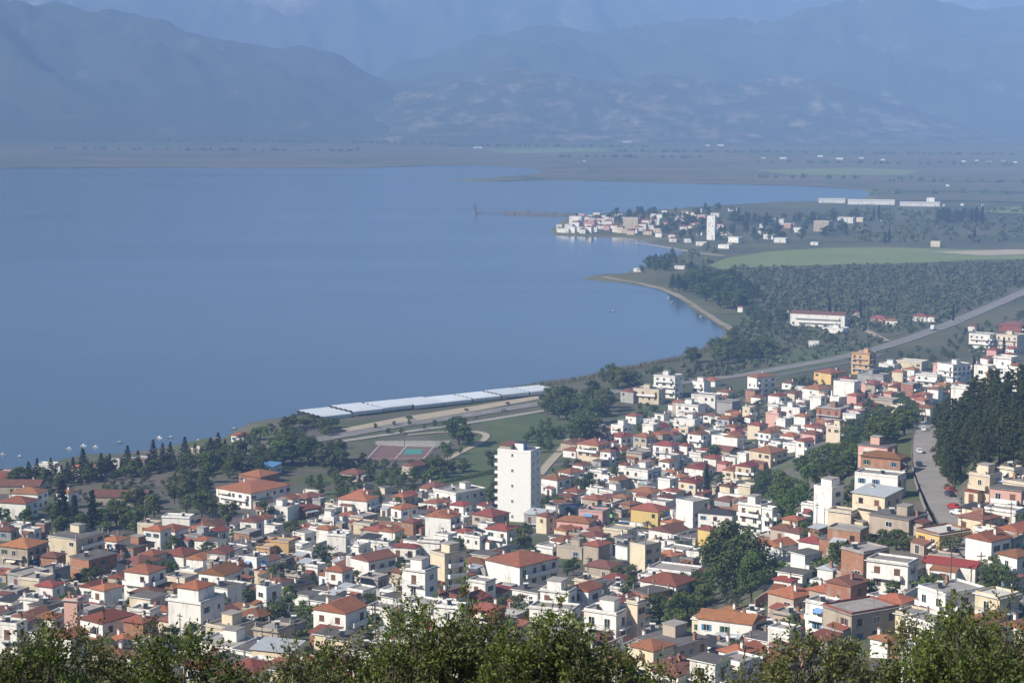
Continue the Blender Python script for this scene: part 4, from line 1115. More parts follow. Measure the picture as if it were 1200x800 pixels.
def fillers():
    r = random.Random(99); n = 0; t = 0
    def spot():
        u, v = (r.uniform(-20, 1100), r.uniform(455, 800)) if r.random() < .88 else (r.uniform(1040, 1210), r.uniform(560, 740))
        if not (inside((u, v), TOWN) or inside((u, v), TOWN2)) or any(inside((u, v), q) for q in NOFILL): return None
        return u, v
    k = 0
    while k < 165:
        p = spot()
        if not p: k += .01; continue
        x, y = hit(*p); h_ = r.uniform(1.9, 3.1); q = [(x - h_, y - h_), (x + h_, y - h_), (x + h_, y + h_), (x - h_, y + h_)]
        if free(q): FOOT.append((q, x, y)); RESERVED.append((x, y, h_)); k += 1
        else: k += .01
    nh = 0
    while n < 270 and t < 16000:
        t += 1; p = spot()
        if not p: continue
        u, v = p; s = FPX / (hit(u, v)[1]); ns = r.choice((1, 1, 1, 1.3, 2))
        a, b = r.uniform(4.5, 7.8) * s, r.uniform(2.4, 4.6) * s
        roof = r.choice('fffhhhg'); wall = r.choice('WWWWWWWWCNGBC')
        rc = r.choice('rrrodd') if roof != 'f' else r.choice('ccKKw')
        if ns >= 1.3:
            if nh >= 78: continue
            if house(u, v, a * .8, b, ns, wall, roof, rc, filler=True) is not None: n += 1; nh += 1
        else:
            d = f"small {WALLW[wall]} cottage, {({'c': 'grey flat', 'K': 'dark flat', 'w': 'pale flat'}[rc] if roof == 'f' else ROOFW[rc] + (' gable' if roof == 'g' else ' hipped'))} roof"
            if house(u, v, a * .8, b, 1, wall, roof, rc, filler=True, name='cottage', cat='cottage', group='cottages of the lakeside town', auto=d, hh=r.uniform(2.8, 3.9)) is not None: n += 1
    n4 = t4 = 0
    TOWN3 = [(690, 502), (740, 486), (800, 470), (900, 452), (1060, 436), (1150, 412), (1200, 402), (1200, 444), (1120, 462), (1075, 472), (1000, 498), (930, 530), (885, 560), (760, 560), (700, 545)]
    while n4 < 95 and t4 < 9000:
        t4 += 1; u, v = r.uniform(690, 1200), r.uniform(402, 560)
        if not inside((u, v), TOWN3): continue
        s = FPX / (hit(u, v)[1]); ns = r.choice((1, 1, 1.3, 2, 2)); roof = r.choice('ffhhhg'); wall = r.choice('WWWWWWCNP'); rc = r.choice('rrrod') if roof != 'f' else r.choice('cw')
        d = f"small {WALLW[wall]} {STW[max(1, int(round(ns)))]} cottage, {('flat' if roof == 'f' else ROOFW[rc])} roof"
        if house(u, v, r.uniform(4.5, 8) * s * .85, r.uniform(2.6, 4.6) * s, ns, wall, roof, rc, filler=True, name='cottage', cat='cottage', group='cottages of the upper town', auto=d) is not None: n4 += 1
    n2 = t2 = 0
    while n2 < 290 and t2 < 22000:
        t2 += 1; p = spot()
        if not p: continue
        u, v = p; s = FPX / (hit(u, v)[1]); roof = r.choice('sssfff'); wall = r.choice('WWWWCNGB'); rc = r.choice('gkKdr' if roof == 's' else 'cKw')
        d = f"low {WALLW[wall]} outbuilding, {({'g': 'grey', 'k': 'black', 'K': 'dark concrete', 'd': 'brown tiled', 'r': 'red tiled'}[rc] + ' sloping') if roof == 's' else {'c': 'grey flat', 'K': 'dark flat', 'w': 'pale flat'}[rc]} roof"
        o = house(u, v, r.uniform(2.6, 6) * s * .85, r.uniform(1.6, 3.2) * s, 1, wall, roof, rc, filler=True, hh=r.uniform(2.4, 3.0), name='outbuilding', cat='outbuilding', group='outbuildings between the town houses', auto=d)
        if o is not None: n2 += 1
    n3 = t3 = 0
    while n3 < 110 and t3 < 9000:
        t3 += 1; p = spot()
        if not p: continue
        x, y = hit(*p); a = r.choice((-.5, 1.07)) + r.uniform(-.2, .2); L = r.uniform(7, 15); w_ = .14
        cor = corners(x, y, L, w_ * 2, a, .1)
        if not free(cor): continue
        FOOT.append((cor, x, y)); h = r.uniform(1.4, 2.3); m = r.choice(('plaster_white', 'plaster_white', 'concrete_pale', 'plaster_grey', 'hollow_brick')); z0 = min(gh(*q) for q in cor) - gh(x, y) - .4; z1 = max(gh(*q) for q in cor) - gh(x, y)
        mb = MB(); mb.box(-L / 2, L / 2, -w_, w_, z0, z1 + h, m); mb.box(-L / 2 - .05, L / 2 + .05, -w_ - .06, w_ + .06, z1 + h, z1 + h + .1, 'concrete_roof')
        o = mb.build('garden_wall', loc=(x, y, gh(x, y))); o.rotation_euler = (0, 0, a)
        thing(o, {'plaster_white': 'white', 'concrete_pale': 'pale concrete', 'plaster_grey': 'grey', 'hollow_brick': 'bare brick'}[m] + ' garden wall between houses', 'wall', 'garden walls in the town', zoff=1.0); n3 += 1
    print('fillers', n, t, n2, t2, n3, t3, n4, t4)
fillers()

# ------------------------------------------------------------------ trees
def leaf_cloud(mb, c, rad, n, size, m, r, squash=1.0, up=0.3):
    for _ in range(n):
        d = Vector((r.gauss(0, 1), r.gauss(0, 1), r.gauss(0, 1))).normalized()
        q = rad * (r.random() ** 0.45)
        p = Vector(c) + Vector((d.x, d.y, d.z * squash)) * q
        nrm = (d + Vector((r.uniform(-.7, .7), r.uniform(-.7, .7), r.uniform(-.4, .7) + up))).normalized()
        a = nrm.orthogonal().normalized(); b = nrm.cross(a); t = r.uniform(0, 6.28); a, b = a * math.cos(t) + b * math.sin(t), b * math.cos(t) - a * math.sin(t)
        s1 = size * r.uniform(.6, 1.2); s2 = s1 * r.uniform(.45, .8)
        mb.face([p - a * s1, p - b * s2 + nrm * s1 * .15, p + a * s1, p + b * s2], m)
def proto_broad(seed, m='leaf_broad', h=9.0, w=7.5, n=26, leaves=46, leaf=.36):
    r = random.Random(seed); t = MB()
    t.tube([(0, 0, -.5), (r.uniform(-.2, .2), r.uniform(-.2, .2), h * .25), (r.uniform(-.4, .4), r.uniform(-.4, .4), h * .6)], [.35, .26, .12], 'bark', 7)
    for k in range(5):
        a = r.uniform(0, 6.28); t.tube([(0, 0, h * r.uniform(.2, .35)), (math.cos(a) * w * .22, math.sin(a) * w * .22, h * .5), (math.cos(a) * w * .36, math.sin(a) * w * .36, h * r.uniform(.6, .75))], [.16, .1, .04], 'bark', 5)
    c = MB(); lop = (r.uniform(-.12, .12), r.uniform(-.12, .12))
    for k in range(n):
        a = r.uniform(0, 6.28); z = r.uniform(0, 1); env = math.sin(math.pi * (0.12 + 0.83 * z)) ** .7
        q = w / 2 * .78 * env * math.sqrt(r.random())
        rad = r.uniform(.1, .2) * w
        leaf_cloud(c, (math.cos(a) * q + lop[0] * w * z, math.sin(a) * q + lop[1] * w * z, h * (.24 + .66 * z)), rad, int(leaves * (rad / (.15 * w)) ** 1.6), leaf, m, r, .75)
    return t.mesh('trunk'), c.mesh('crown')
def proto_pine(seed, h=10.0, w=6.0):
    r = random.Random(seed); t = MB(); t.tube([(0, 0, -.5), (.2, .1, h * .4), (0, .1, h * .93)], [.3, .2, .05], 'bark', 6); c = MB()
    for k in range(24):
        z = .28 + .72 * (k / 23); a = k * 2.4 + r.uniform(-.5, .5); q = w / 2 * (1.12 - z) ** .75 * r.uniform(.35, .95)
        rad = r.uniform(.75, 1.15) * (1.25 - .6 * z)
        t.tube([(0, .1, h * (z - .04)), (math.cos(a) * q, math.sin(a) * q, h * z)], [.07, .03], 'bark', 4)
        leaf_cloud(c, (math.cos(a) * q, math.sin(a) * q, h * z), rad, 46, .3, 'leaf_pine', r, .6, .5)
    return t.mesh('trunk'), c.mesh('crown')
def proto_spire(seed, h=12.0, w=2.2, m='leaf_cypress', conifer=False):
    r = random.Random(seed); t = MB(); t.tube([(0, 0, -.5), (0, 0, h * .9)], [.22, .04], 'bark', 6); c = MB()
    n = 44 if conifer else 36
    for k in range(n):
        z = .08 + .9 * k / (n - 1); a = k * 2.4
        if conifer: q = w / 2 * (1.02 - z) ** .9 * r.uniform(.4, 1.0); rad = .25 + .85 * (1 - z)
        else: q = w / 2 * math.sin(math.pi * min(1, .18 + .8 * z)) ** .6 * r.uniform(.1, .6); rad = .32 * w * (1.1 - z * .7)
        leaf_cloud(c, (math.cos(a) * q, math.sin(a) * q, h * z - (q * .15 if conifer else 0)), rad, 34, .26, m, r, .55 if conifer else 1.5, .2)
    return t.mesh('trunk'), c.mesh('crown')
def proto_bush(seed, m='leaf_broad', h=2.6, w=3.6):
    r = random.Random(seed); t = MB(); c = MB()
    for k in range(4):
        a = r.uniform(0, 6.28); t.tube([(0, 0, -.3), (math.cos(a) * .5, math.sin(a) * .5, h * .6)], [.08, .03], 'bark', 5)
    for k in range(12):
        a = r.uniform(0, 6.28); q = w / 2 * .75 * math.sqrt(r.random()); leaf_cloud(c, (math.cos(a) * q, math.sin(a) * q, h * r.uniform(.3, .8)), .2 * w, 34, .26, m, r, .8)
    return t.mesh('trunk'), c.mesh('crown')
PROTO = dict(broad=[proto_broad(i) for i in range(6)], bright=[proto_broad(30 + i, 'leaf_bright') for i in range(3)], olive=[proto_broad(40 + i, 'leaf_olive', 6, 6, 16, 40, .3) for i in range(3)],
             pine=[proto_pine(50 + i) for i in range(5)], cypress=[proto_spire(60 + i) for i in range(3)], spruce=[proto_spire(70 + i, 12, 5.0, 'leaf_cypress', True) for i in range(4)], bush=[proto_bush(80 + i) for i in range(4)],
             bigtree=[proto_broad(90, 'leaf_broad', 14, 13, 70, 90, .34), proto_broad(91, 'leaf_bright', 14, 11, 60, 90, .34)])
PSIZE = dict(broad=(9.6, 7.5), bright=(9.6, 7.5), olive=(6.4, 6), pine=(10.4, 6), cypress=(12, 2.4), spruce=(12.3, 5.0), bush=(2.9, 3.9), bigtree=(14.5, 13))
NAME = dict(broad='broadleaf_tree', bright='broadleaf_tree', olive='olive_tree', pine='pine_tree', cypress='cypress_tree', spruce='conifer_tree', bush='bush', bigtree='broadleaf_tree')
TDESC = dict(broad='dark green broadleaf tree', bright='bright green leafy tree', olive='grey-green olive tree', pine='dark green pine tree', cypress='slim dark cypress tree', spruce='pointed dark conifer', bush='low green bush', bigtree='huge spreading tree')
def tree(kind, px, py, hpx=None, hm=None, wide=1.0, r=rng, group=None, desc=None, fixed=False, check=True, world=None, wood=None):
    if world is None:
        x, y = hit(px, py)
    else: x, y = world
    if check:
        if not free([(x - .8, y - .8), (x + .8, y - .8), (x + .8, y + .8), (x - .8, y + .8)]): return None
    z = gh(x, y); s = FPX / (Vector((x, y, z)) - CAMP).dot(FWD)
    H = hm if hm else hpx / s
    k = H / PSIZE[kind][0]
    tm, cm = r.choice(PROTO[kind])
    wx = k * wide * r.uniform(.9, 1.12)
    if wood:
        from mathutils import Matrix
        mx = Matrix.Translation((x, y, z)) @ Matrix.Rotation(r.uniform(0, 6.28), 4, 'Z') @ Matrix.Diagonal((wx, wx, k, 1))
        STUFFWOOD.setdefault(wood, []).extend([(tm, mx), (cm, mx)]); return True
    nm = NAME[kind]
    if nm == 'broadleaf_tree' and world and not check: nm = 'courtyard_tree'
    elif nm == 'broadleaf_tree' and H < 6.2: nm = 'garden_tree'
    root = empty(nm, (x, y, z), r.uniform(0, 6.28))
    link('trunk', tm, root, scale=(wx, wx, k)); link('crown', cm, root, scale=(wx, wx, k))
    d = desc or TDESC[kind]
    if not desc:
        d = ('tall ' if H > PSIZE[kind][0] * 1.15 else 'small ' if H < PSIZE[kind][0] * .72 else '') + d
    if kind == 'bush': d = d.replace('tall low', 'large').replace('small low', 'small')
    thing(root, d, 'bush' if kind == 'bush' else 'tree', group, fixed=fixed, zoff=H * .5)
    return root
def cluster(kind, poly, n, hm, group=None, wide=1.0, seed=0, mind=3.5, desc=None, wood=None):
    r = random.Random(seed); xs = [p[0] for p in poly]; ys = [p[1] for p in poly]; pts = []; t = 0; kinds = kind if isinstance(kind, (list, tuple)) else [kind]
    while len(pts) < n and t < n * 60:
        t += 1; u, v = r.uniform(min(xs), max(xs)), r.uniform(min(ys), max(ys))
        if not inside((u, v), poly): continue
        x, y = hit(u, v)
        if any((x - a) ** 2 + (y - b) ** 2 < mind ** 2 for a, b in pts): continue
        if tree(r.choice(kinds), 0, 0, hm=r.uniform(*hm), wide=wide * r.uniform(.9, 1.15), r=r, group=group, world=(x, y), desc=desc, wood=wood): pts.append((x, y))
STUFFWOOD = {}
def join_wood():
    for name, L in STUFFWOOD.items():
        V = []; F = []; M = []; mats = []; off = 0
        for me, mx in L:
            n = len(me.vertices); a = np.empty(n * 3); me.vertices.foreach_get('co', a); a = a.reshape(-1, 3)
            R3 = np.array(mx.to_3x3()); a = a @ R3.T + np.array(mx.translation); V.append(a)
            mid = []
            for q in me.materials:
                if q not in mats: mats.append(q)
                mid.append(mats.index(q))
            for p in me.polygons: F.append(tuple(i + off for i in p.vertices)); M.append(mid[p.material_index])
            off += n
        me = bpy.data.meshes.new(name); me.from_pydata([tuple(p) for p in np.concatenate(V)], [], F)
        for q in mats: me.materials.append(q)
        me.polygons.foreach_set('material_index', M); me.update(); stuff(link(name, me))
def trees():
    # waterfront row of conifers
    for u, v, hp in ((34, 565, 26), (44, 563, 28), (60, 562, 27), (72, 562, 18), (86, 566, 32), (98, 561, 38), (108, 560, 20), (119, 558, 29), (129, 557, 27), (150, 553, 33), (162, 551, 25), (180, 547, 34), (191, 545, 28), (200, 544, 28), (217, 541, 31), (229, 538, 20), (247, 535, 24), (256, 533, 28), (264, 531, 18)):
        tree('spruce', u, v, hp, wide=1.5, group='conifers along the waterfront', check=False)
    cluster(['broad', 'spruce'], [(20, 572), (60, 566), (150, 557), (220, 546), (222, 550), (150, 562), (60, 572)], 34, (4, 7), 'low trees along the waterfront', 1.2, seed=1)
    cluster(['bush', 'olive', 'broad'], [(0, 588), (0, 566), (60, 566), (110, 572), (200, 552), (215, 556), (190, 590), (60, 596)], 70, (1.6, 4.0), 'garden bushes behind the waterfront', seed=41, mind=2.5)
    cluster(['broad', 'spruce', 'broad'], [(0, 566), (20, 556), (60, 553), (130, 548), (220, 538), (285, 520), (300, 528), (220, 550), (100, 566)], 40, (4, 8), 'low trees along the waterfront', 1.3, seed=42)
    for u, v, hp in ((74, 624, 62), (109, 622, 48), (88, 620, 40)): tree('cypress', u, v, hp, wide=1.9, group='cypresses near the left edge')
    cluster('broad', [(56, 612), (95, 598), (100, 625), (60, 628)], 6, (7, 10), 'dark trees behind the left houses', seed=2)
    cluster('broad', [(118, 626), (122, 600), (150, 592), (188, 600), (186, 622), (150, 630)], 15, (7, 11), 'dark trees behind the left houses', seed=3)
    cluster(['broad', 'broad', 'olive'], [(205, 566), (225, 548), (300, 532), (330, 552), (300, 562), (245, 566)], 22, (7, 11), 'park trees', 1.1, seed=51)
    cluster(['broad', 'olive', 'bush'], [(380, 556), (400, 545), (425, 545), (500, 550), (520, 545), (525, 560), (480, 566), (400, 570)], 26, (3.5, 7), 'garden trees beside the sports court', 1.1, seed=52)
    cluster(['broad', 'bush'], [(514, 540), (525, 524), (560, 540), (545, 556), (520, 556)], 10, (3, 7), 'garden trees beside the sports court', 1.1, seed=53)
    cluster('bright', [(0, 622), (0, 606), (45, 604), (40, 622)], 6, (5, 8), 'green trees at the left edge', seed=4)
    cluster('broad', [(195, 590), (200, 570), (245, 565), (250, 606), (280, 612), (270, 618), (215, 604)], 16, (8, 12), 'dark trees beside the orange roofed hall', seed=5)
    cluster(['broad', 'broad', 'olive'], [(240, 560), (250, 535), (300, 525), (330, 535), (330, 552), (290, 562)], 16, (8, 12), 'park trees', seed=6)
    cluster('broad', [(322, 548), (328, 530), (370, 528), (372, 550)], 8, (12, 16), 'park trees', 1.2, seed=7)
    cluster(['broad', 'olive'], [(372, 552), (376, 530), (408, 532), (410, 554)], 8, (10, 14), 'park trees', 1.1, seed=8)
    cluster(['olive', 'broad', 'bush'], [(296, 512), (330, 500), (395, 500), (395, 512), (320, 528)], 22, (5, 9), 'shore trees beside the pale sheds', seed=9)
    cluster(['broad', 'bright'], [(420, 566), (460, 560), (520, 556), (520, 566), (470, 580), (400, 585), (340, 578), (345, 566), (380, 560)], 26, (4, 6.5), 'garden trees beside the sports court', seed=10)
    for u, v, hp, w_ in ((538, 522, 38, 1.3), (506, 556, 28, 1.2), (514, 560, 30, 1.1), (425, 548, 20, 1.0), (398, 526, 14, 1), (546, 524, 30, 1.2)): tree('broad', u, v, hp, wide=w_, group='park trees')
    for u, v, hp in ((450, 549, 11), (463, 549, 11), (440, 502, 8), (462, 499, 7), (480, 498, 8), (510, 500, 10), (497, 503, 7), (470, 508, 8), (455, 508, 8), (530, 500, 6)): tree('broad', u, v, hp, wide=1.1, group='small park trees')
    cluster(['olive', 'broad'], [(577, 595), (577, 545), (585, 545), (583, 595)], 4, (8, 10), 'trees left of the tower block', seed=11)
    # shrubby green behind the tower
    cluster(['broad', 'bright'], [(604, 528), (620, 505), (650, 500), (662, 512), (640, 535)], 24, (4, 7), 'young trees behind the tower block', seed=12)
    cluster('broad', [(634, 486), (642, 470), (700, 470), (715, 478), (700, 500), (672, 502)], 20, (10, 15), 'tall trees behind the tower block', 1.1, seed=13)
    cluster('broad', [(672, 525), (680, 505), (700, 505), (698, 525)], 4, (14, 17), 'tall trees behind the tower block', 1.2, seed=14)
    for u, v, hp in ((716, 455, 33), (724, 456, 30), (735, 452, 22), (742, 450, 18), (765, 440, 14), (775, 440, 14), (810, 424, 22), (815, 424, 18)): tree('broad', u, v, hp, wide=1.3, group='trees along the reedy shore')
    cluster('broad', [(832, 425), (840, 408), (880, 402), (905, 405), (910, 420), (870, 430)], 22, (9, 14), 'shore trees at the lake corner', 1.2, seed=15)
    cluster(['broad', 'olive'], [(770, 445), (830, 430), (890, 432), (870, 438), (790, 450)], 20, (4, 7), 'low trees beside the highway', seed=16)
    cluster(['broad', 'olive'], [(850, 395), (870, 378), (920, 385), (1000, 398), (990, 405), (930, 402), (900, 398)], 28, (4, 8), 'low trees below the hotel', seed=17)
    # headland wood
    cluster(['broad', 'pine'], [(778, 338), (800, 325), (860, 330), (892, 352), (880, 364), (842, 362), (806, 346)], 70, (12, 19), 'trees of the headland wood', 1.15, wood='headland_wood', seed=18, mind=6)
    cluster(['broad', 'pine'], [(745, 320), (775, 305), (790, 300), (795, 312), (770, 322)], 22, (8, 14), 'trees on the low spit', 1.15, wood='headland_wood', seed=19, mind=6)
    cluster(['broad'], [(870, 372), (880, 366), (940, 366), (920, 380), (880, 384)], 20, (7, 11), 'trees beside the headland wood', 1.15, wood='headland_wood', seed=20, mind=6)
    # village trees
    cluster(['broad', 'pine'], [(690, 262), (720, 252), (860, 245), (880, 262), (870, 285), (800, 284), (770, 272), (740, 262)], 80, (8, 15), 'trees of the far village', 1.3, wood='village_wood', seed=21, mind=7)
    cluster(['broad', 'pine'], [(860, 262), (960, 258), (1010, 255), (1000, 278), (930, 286), (880, 284)], 44, (10, 18), 'trees on the plain behind the pasture', 1.2, wood='village_wood', seed=22, mind=7)
    cluster('pine', [(1094, 265), (1098, 257), (1150, 256), (1150, 264)], 26, (14, 19), 'square plantation on the plain', 1.0, wood='plantation', seed=23, mind=5)
    for u, v, hp in ((1144, 262, 20), (1151, 262, 22), (1139, 262, 17), (1030, 258, 18), (1024, 258, 15), (1042, 283, 16), (1037, 285, 14), (1142, 283, 17)): tree('cypress', u, v, hp, wide=1.6, group='cypresses on the plain')
    for u, v, hp in ((972, 370, 22), (1008, 372, 22), (1117, 376, 20), (1190, 335, 14)): tree('cypress', u, v, hp, wide=1.4, group='cypresses among the olive groves')
    # bushes along the highway
    r = random.Random(5)
    for i in range(0, len(hw) - 1, 2):
        p = hw[i]; d = hw[i + 1] - p
        if d.length == 0: continue
        d.normalize(); nrm = Vector((-d.y, d.x)); u = project((p.x, p.y, 2))[0]
        if u < 395 or u > 1215: continue
        right = u > 900
        if r.random() < (.62 if right else .22):
            w_ = p + nrm * r.uniform(9, 13); tree('bush', 0, 0, hm=r.uniform(2.6, 4.6) if right else r.uniform(2, 3.4), r=r, group='bushes along the highway', world=(w_.x, w_.y))
        if r.random() < .12:
            w_ = p - nrm * r.uniform(10, 16); tree('bush', 0, 0, hm=r.uniform(1.4, 2.4), r=r, group='bushes along the highway', world=(w_.x, w_.y))
    cluster(['broad', 'olive'], [(1040, 424), (1100, 402), (1150, 382), (1200, 362), (1200, 378), (1150, 396), (1090, 418), (1045, 430)], 40, (3, 5.5), 'trees along the highway', seed=24)
    # green slope below the hill road
    cluster('broad', [(985, 520), (1000, 495), (1040, 476), (1078, 480), (1072, 510), (1045, 522), (1010, 522)], 44, (7, 11), 'trees on the slope below the hill road', 1.25, seed=25, mind=3)
    cluster(['broad', 'broad', 'bright'], [(880, 600), (885, 570), (940, 550), (1000, 522), (1004, 545), (995, 580), (950, 575), (935, 620), (905, 615)], 40, (6, 10), 'trees on the slope below the hill road', 1.25, seed=26, mind=3)
    cluster('broad', [(990, 600), (1000, 580), (1006, 590), (1000, 605)], 4, (5, 7), 'trees on the slope below the hill road', seed=27)
    # pine hill
    cluster('pine', [(1108, 575), (1098, 530), (1095, 495), (1115, 485), (1150, 468), (1215, 455), (1215, 552), (1180, 548), (1150, 560), (1135, 545), (1115, 580)], 130, (8, 11.5), 'pines on the hill right of the road', 1.15, seed=28, mind=4.5)
    cluster(['olive', 'bush'], [(1094, 545), (1105, 530), (1120, 555), (1118, 588), (1104, 575)], 12, (2.5, 4), 'scrub beside the hill road', seed=29)
    tree('bush', 1040, 640, hm=3)
    # individual trees in town
    for kind, u, v, hp, w_ in (('broad', 614, 645, 38, 1.15), ('broad', 690, 575, 24, 1.1), ('broad', 683, 580, 20, 1), ('cypress', 828, 583, 40, 1.4), ('broad', 244, 664, 24, 1.3), ('broad', 192, 640, 16, 1.2), ('broad', 800, 530, 18, 1.2), ('broad', 790, 548, 20, 1.2), ('broad', 835, 540, 22, 1.2), ('broad', 845, 572, 18, 1.2), ('bright', 848, 578, 14, 1),
                              ('broad', 895, 580, 30, 1.3), ('cypress', 1141, 446, 30, 1.3), ('cypress', 1131, 447, 22, 1.3), ('cypress', 1176, 420, 24, 1.5), ('broad', 1050, 645, 28, 1.3), ('broad', 1035, 640, 24, 1.4), ('broad', 1062, 645, 24, 1.4), ('broad', 1020, 640, 18, 1.3), ('broad', 1165, 680, 34, 1.2), ('bright', 1175, 690, 34, 1.1), ('broad', 1155, 684, 28, 1.1),
                              ('broad', 628, 600, 18, 1.3), ('broad', 640, 595, 17, 1.3), ('broad', 650, 592, 16, 1.2), ('bright', 655, 595, 16, 1.2), ('broad', 740, 680, 22, 1.2), ('broad', 724, 682, 24, 1.2), ('bright', 690, 655, 20, 1.2), ('bright', 680, 640, 16, 1.3), ('broad', 705, 650, 16, 1), ('broad', 700, 656, 18, 1.2), ('bright', 665, 675, 22, 1.2), ('broad', 672, 672, 22, 1.1),
                              ('broad', 365, 690, 20, 1.1), ('broad', 330, 735, 34, 1.3), ('broad', 350, 735, 22, 1.3), ('broad', 305, 745, 26, 1.2), ('bright', 389, 702, 10, 1.2), ('broad', 378, 612, 18, 1.6), ('broad', 390, 612, 14, 1.2), ('broad', 312, 610, 26, 1.4), ('bright', 942, 628, 20, 1.2), ('bright', 950, 668, 14, 1.4), ('broad', 921, 670, 14, 1), ('broad', 1000, 705, 26, 1.2), ('broad', 1020, 700, 22, 1.2), ('broad', 1045, 700, 24, 1.3), ('broad', 1060, 692, 24, 1.2), ('broad', 1010, 690, 20, 1.2),
                              ('broad', 975, 690, 14, 1.2), ('bright', 915, 735, 26, 1.2), ('bright', 930, 738, 24, 1.1), ('broad', 945, 740, 22, 1), ('broad', 860, 780, 34, 1.2), ('broad', 320, 662, 16, 1), ('broad', 470, 690, 20, 1), ('broad', 560, 680, 14, 1), ('broad', 462, 665, 10, 1.2), ('broad', 700, 640, 14, 1)):
        tree(kind, u, v, hp, wide=w_, group='trees between the town houses', check=False)
    r2 = random.Random(11)
    PROTO['big0'] = [PROTO['bigtree'][0]]; PROTO['big1'] = [PROTO['bigtree'][1]]
    for k in ('big0', 'big1'): PSIZE[k] = PSIZE['bigtree']; NAME[k] = 'broadleaf_tree'; TDESC[k] = ''
    tree('big0', 862, 700, 92, wide=1.2, r=r2, desc='huge dark broadleaf tree towering over the lower town houses', fixed=True, check=False)
    tree('big0', 846, 694, 66, wide=1.05, r=r2, desc='dark rounded tree pressed against the left of the huge tree', fixed=True, check=False)
    tree('big1', 880, 706, 66, wide=1.0, r=r2, desc='bright green tree in front of the huge dark tree', fixed=True, check=False)
    cluster(['broad', 'bright', 'broad'], [(762, 735), (775, 700), (820, 685), (850, 700), (845, 715), (800, 735)], 22, (5, 8), 'trees on the green bank below the huge tree', 1.1, seed=31, mind=3)
    for x, y, h_ in RESERVED:
        k = r2.choice(['broad', 'broad', 'bright', 'olive', 'bush']); tree(k, 0, 0, hm=h_ * (1.0 if k == 'bush' else r2.uniform(2.2, 2.9)), wide=1.25, r=r2, group='trees between the town houses', world=(x, y), check=False)
    cluster(['bush', 'olive', 'bush', 'olive', 'broad'], TOWN, 90, (2.0, 5.5), 'small trees between the town houses', 1.15, seed=32, mind=2.5)
    cluster(['broad', 'bush', 'bright'], [(690, 500), (740, 470), (830, 478), (900, 470), (900, 490), (800, 520), (730, 520)], 20, (2.5, 6), 'small trees on the waste ground', seed=33)
    cluster(['broad', 'bush', 'olive'], [(905, 445), (960, 440), (1060, 425), (1160, 400), (1195, 400), (1100, 470), (1060, 500), (1000, 470)], 60, (3, 7), 'small trees between the upper houses', seed=34)
trees(); join_wood()

# ---- what nobody could count: olive groves, reeds, scrub
def grove(name, polys, spacing, m, rad, leaves, leaf, seed, jitter=.35, hz=2.2):
    jitter = max(jitter, .6)
    r = random.Random(seed); mb = MB(); n = 0
    for poly in polys:
        P = [Vector(hit(*p)) for p in poly]; Pw = [(p.x, p.y) for p in P]
        y = min(p.y for p in P)
        while y < max(p.y for p in P):
            x = min(p.x for p in P)
            while x < max(p.x for p in P):
                q = (x + r.uniform(-1, 1) * spacing * jitter, y + r.uniform(-1, 1) * spacing * jitter); x += spacing
                if not inside(q, Pw) or r.random() < .16: continue
                k = r.uniform(.7, 1.3); leaf_cloud(mb, (q[0], q[1], gh(*q) + hz * k), rad * k, leaves, leaf * k, m, r, .75); n += 1
            y += spacing
    o = stuff(mb.build(name)); print(name, n, len(mb.f)); return o
grove('olive_grove', [[(856, 314), (960, 315), (1060, 312), (1225, 307), (1225, 322), (1190, 338), (1120, 368), (1040, 392), (1000, 388), (960, 366), (900, 362), (890, 345), (850, 325)]], 8.0, 'leaf_olive', 3.0, 20, 1.3, 1)
grove('scrub_plain', [[(800, 297), (830, 290), (870, 292), (840, 303), (820, 315), (790, 318)], [(1000, 284), (1215, 284), (1215, 262), (1160, 252), (1010, 250), (1010, 260)], [(870, 258), (1000, 246), (1215, 246), (1215, 250), (1000, 254)]], 26, 'leaf_broad', 5, 22, 2.2, 2, .5)
grove('tree_lines', [[(-60, 165.2), (300, 166), (520, 168), (520, 169), (300, 167), (-60, 166.2)], [(520, 171), (760, 172.5), (760, 173.5), (520, 172)], [(720, 177.5), (960, 179.5), (1220, 182), (1220, 183), (960, 180.5), (720, 178.5)], [(880, 190), (1220, 193.5), (1220, 194.5), (880, 191)], [(640, 183.5), (820, 185), (820, 186), (640, 184.5)], [(1040, 212), (1220, 214), (1220, 215.5), (1040, 213.5)], [(1020, 226), (1220, 227), (1220, 228.5), (1020, 227.5)], [(880, 208), (1080, 210), (1080, 211), (880, 209)], [(60, 175), (420, 177), (420, 177.8), (60, 175.8)]], 30, 'leaf_broad', 6.5, 22, 3.4, 7, .6, 3)
grove('hillside_scrub', [[(1206, 455), (1330, 440), (1400, 520), (1400, 700), (1260, 760), (1215, 720), (1206, 600)]], 7, 'leaf_broad', 2.4, 22, .8, 9, .6, 1.2)
grove('lakeside_scrub', [[(850, 400), (870, 372), (890, 366), (960, 384), (1040, 398), (1000, 412), (905, 432), (880, 432)], [(700, 462), (745, 440), (820, 424), (880, 432), (850, 440), (760, 452)]], 9, 'leaf_olive', 2.6, 20, 1.1, 3, .5, 1.3)
def reeds():
    r = random.Random(4); mb = MB()
    path = dense([at_z(*p).xy for p in SHORE if 0 < p[0] and p[1] > 398 and 595 < p[0] < 850], 1.1)
    for p in path:
        for k in range(16):
            q = p + Vector((r.uniform(-3, 5), r.uniform(-13, 1.0))); z = max(0, gh(q.x, q.y)) - .1; h = r.uniform(1.0, 2.6); a = r.uniform(0, 6.28); d = Vector((math.cos(a), math.sin(a), 0)) * .18; t = Vector((r.uniform(-.5, .5), r.uniform(-.5, .5), h))
            b = Vector((q.x, q.y, z)); mb.face([b - d, b + d, b + t + d * .4, b + t - d * .4], 'reed')
    stuff(mb.build('reed_bed'))
reeds()

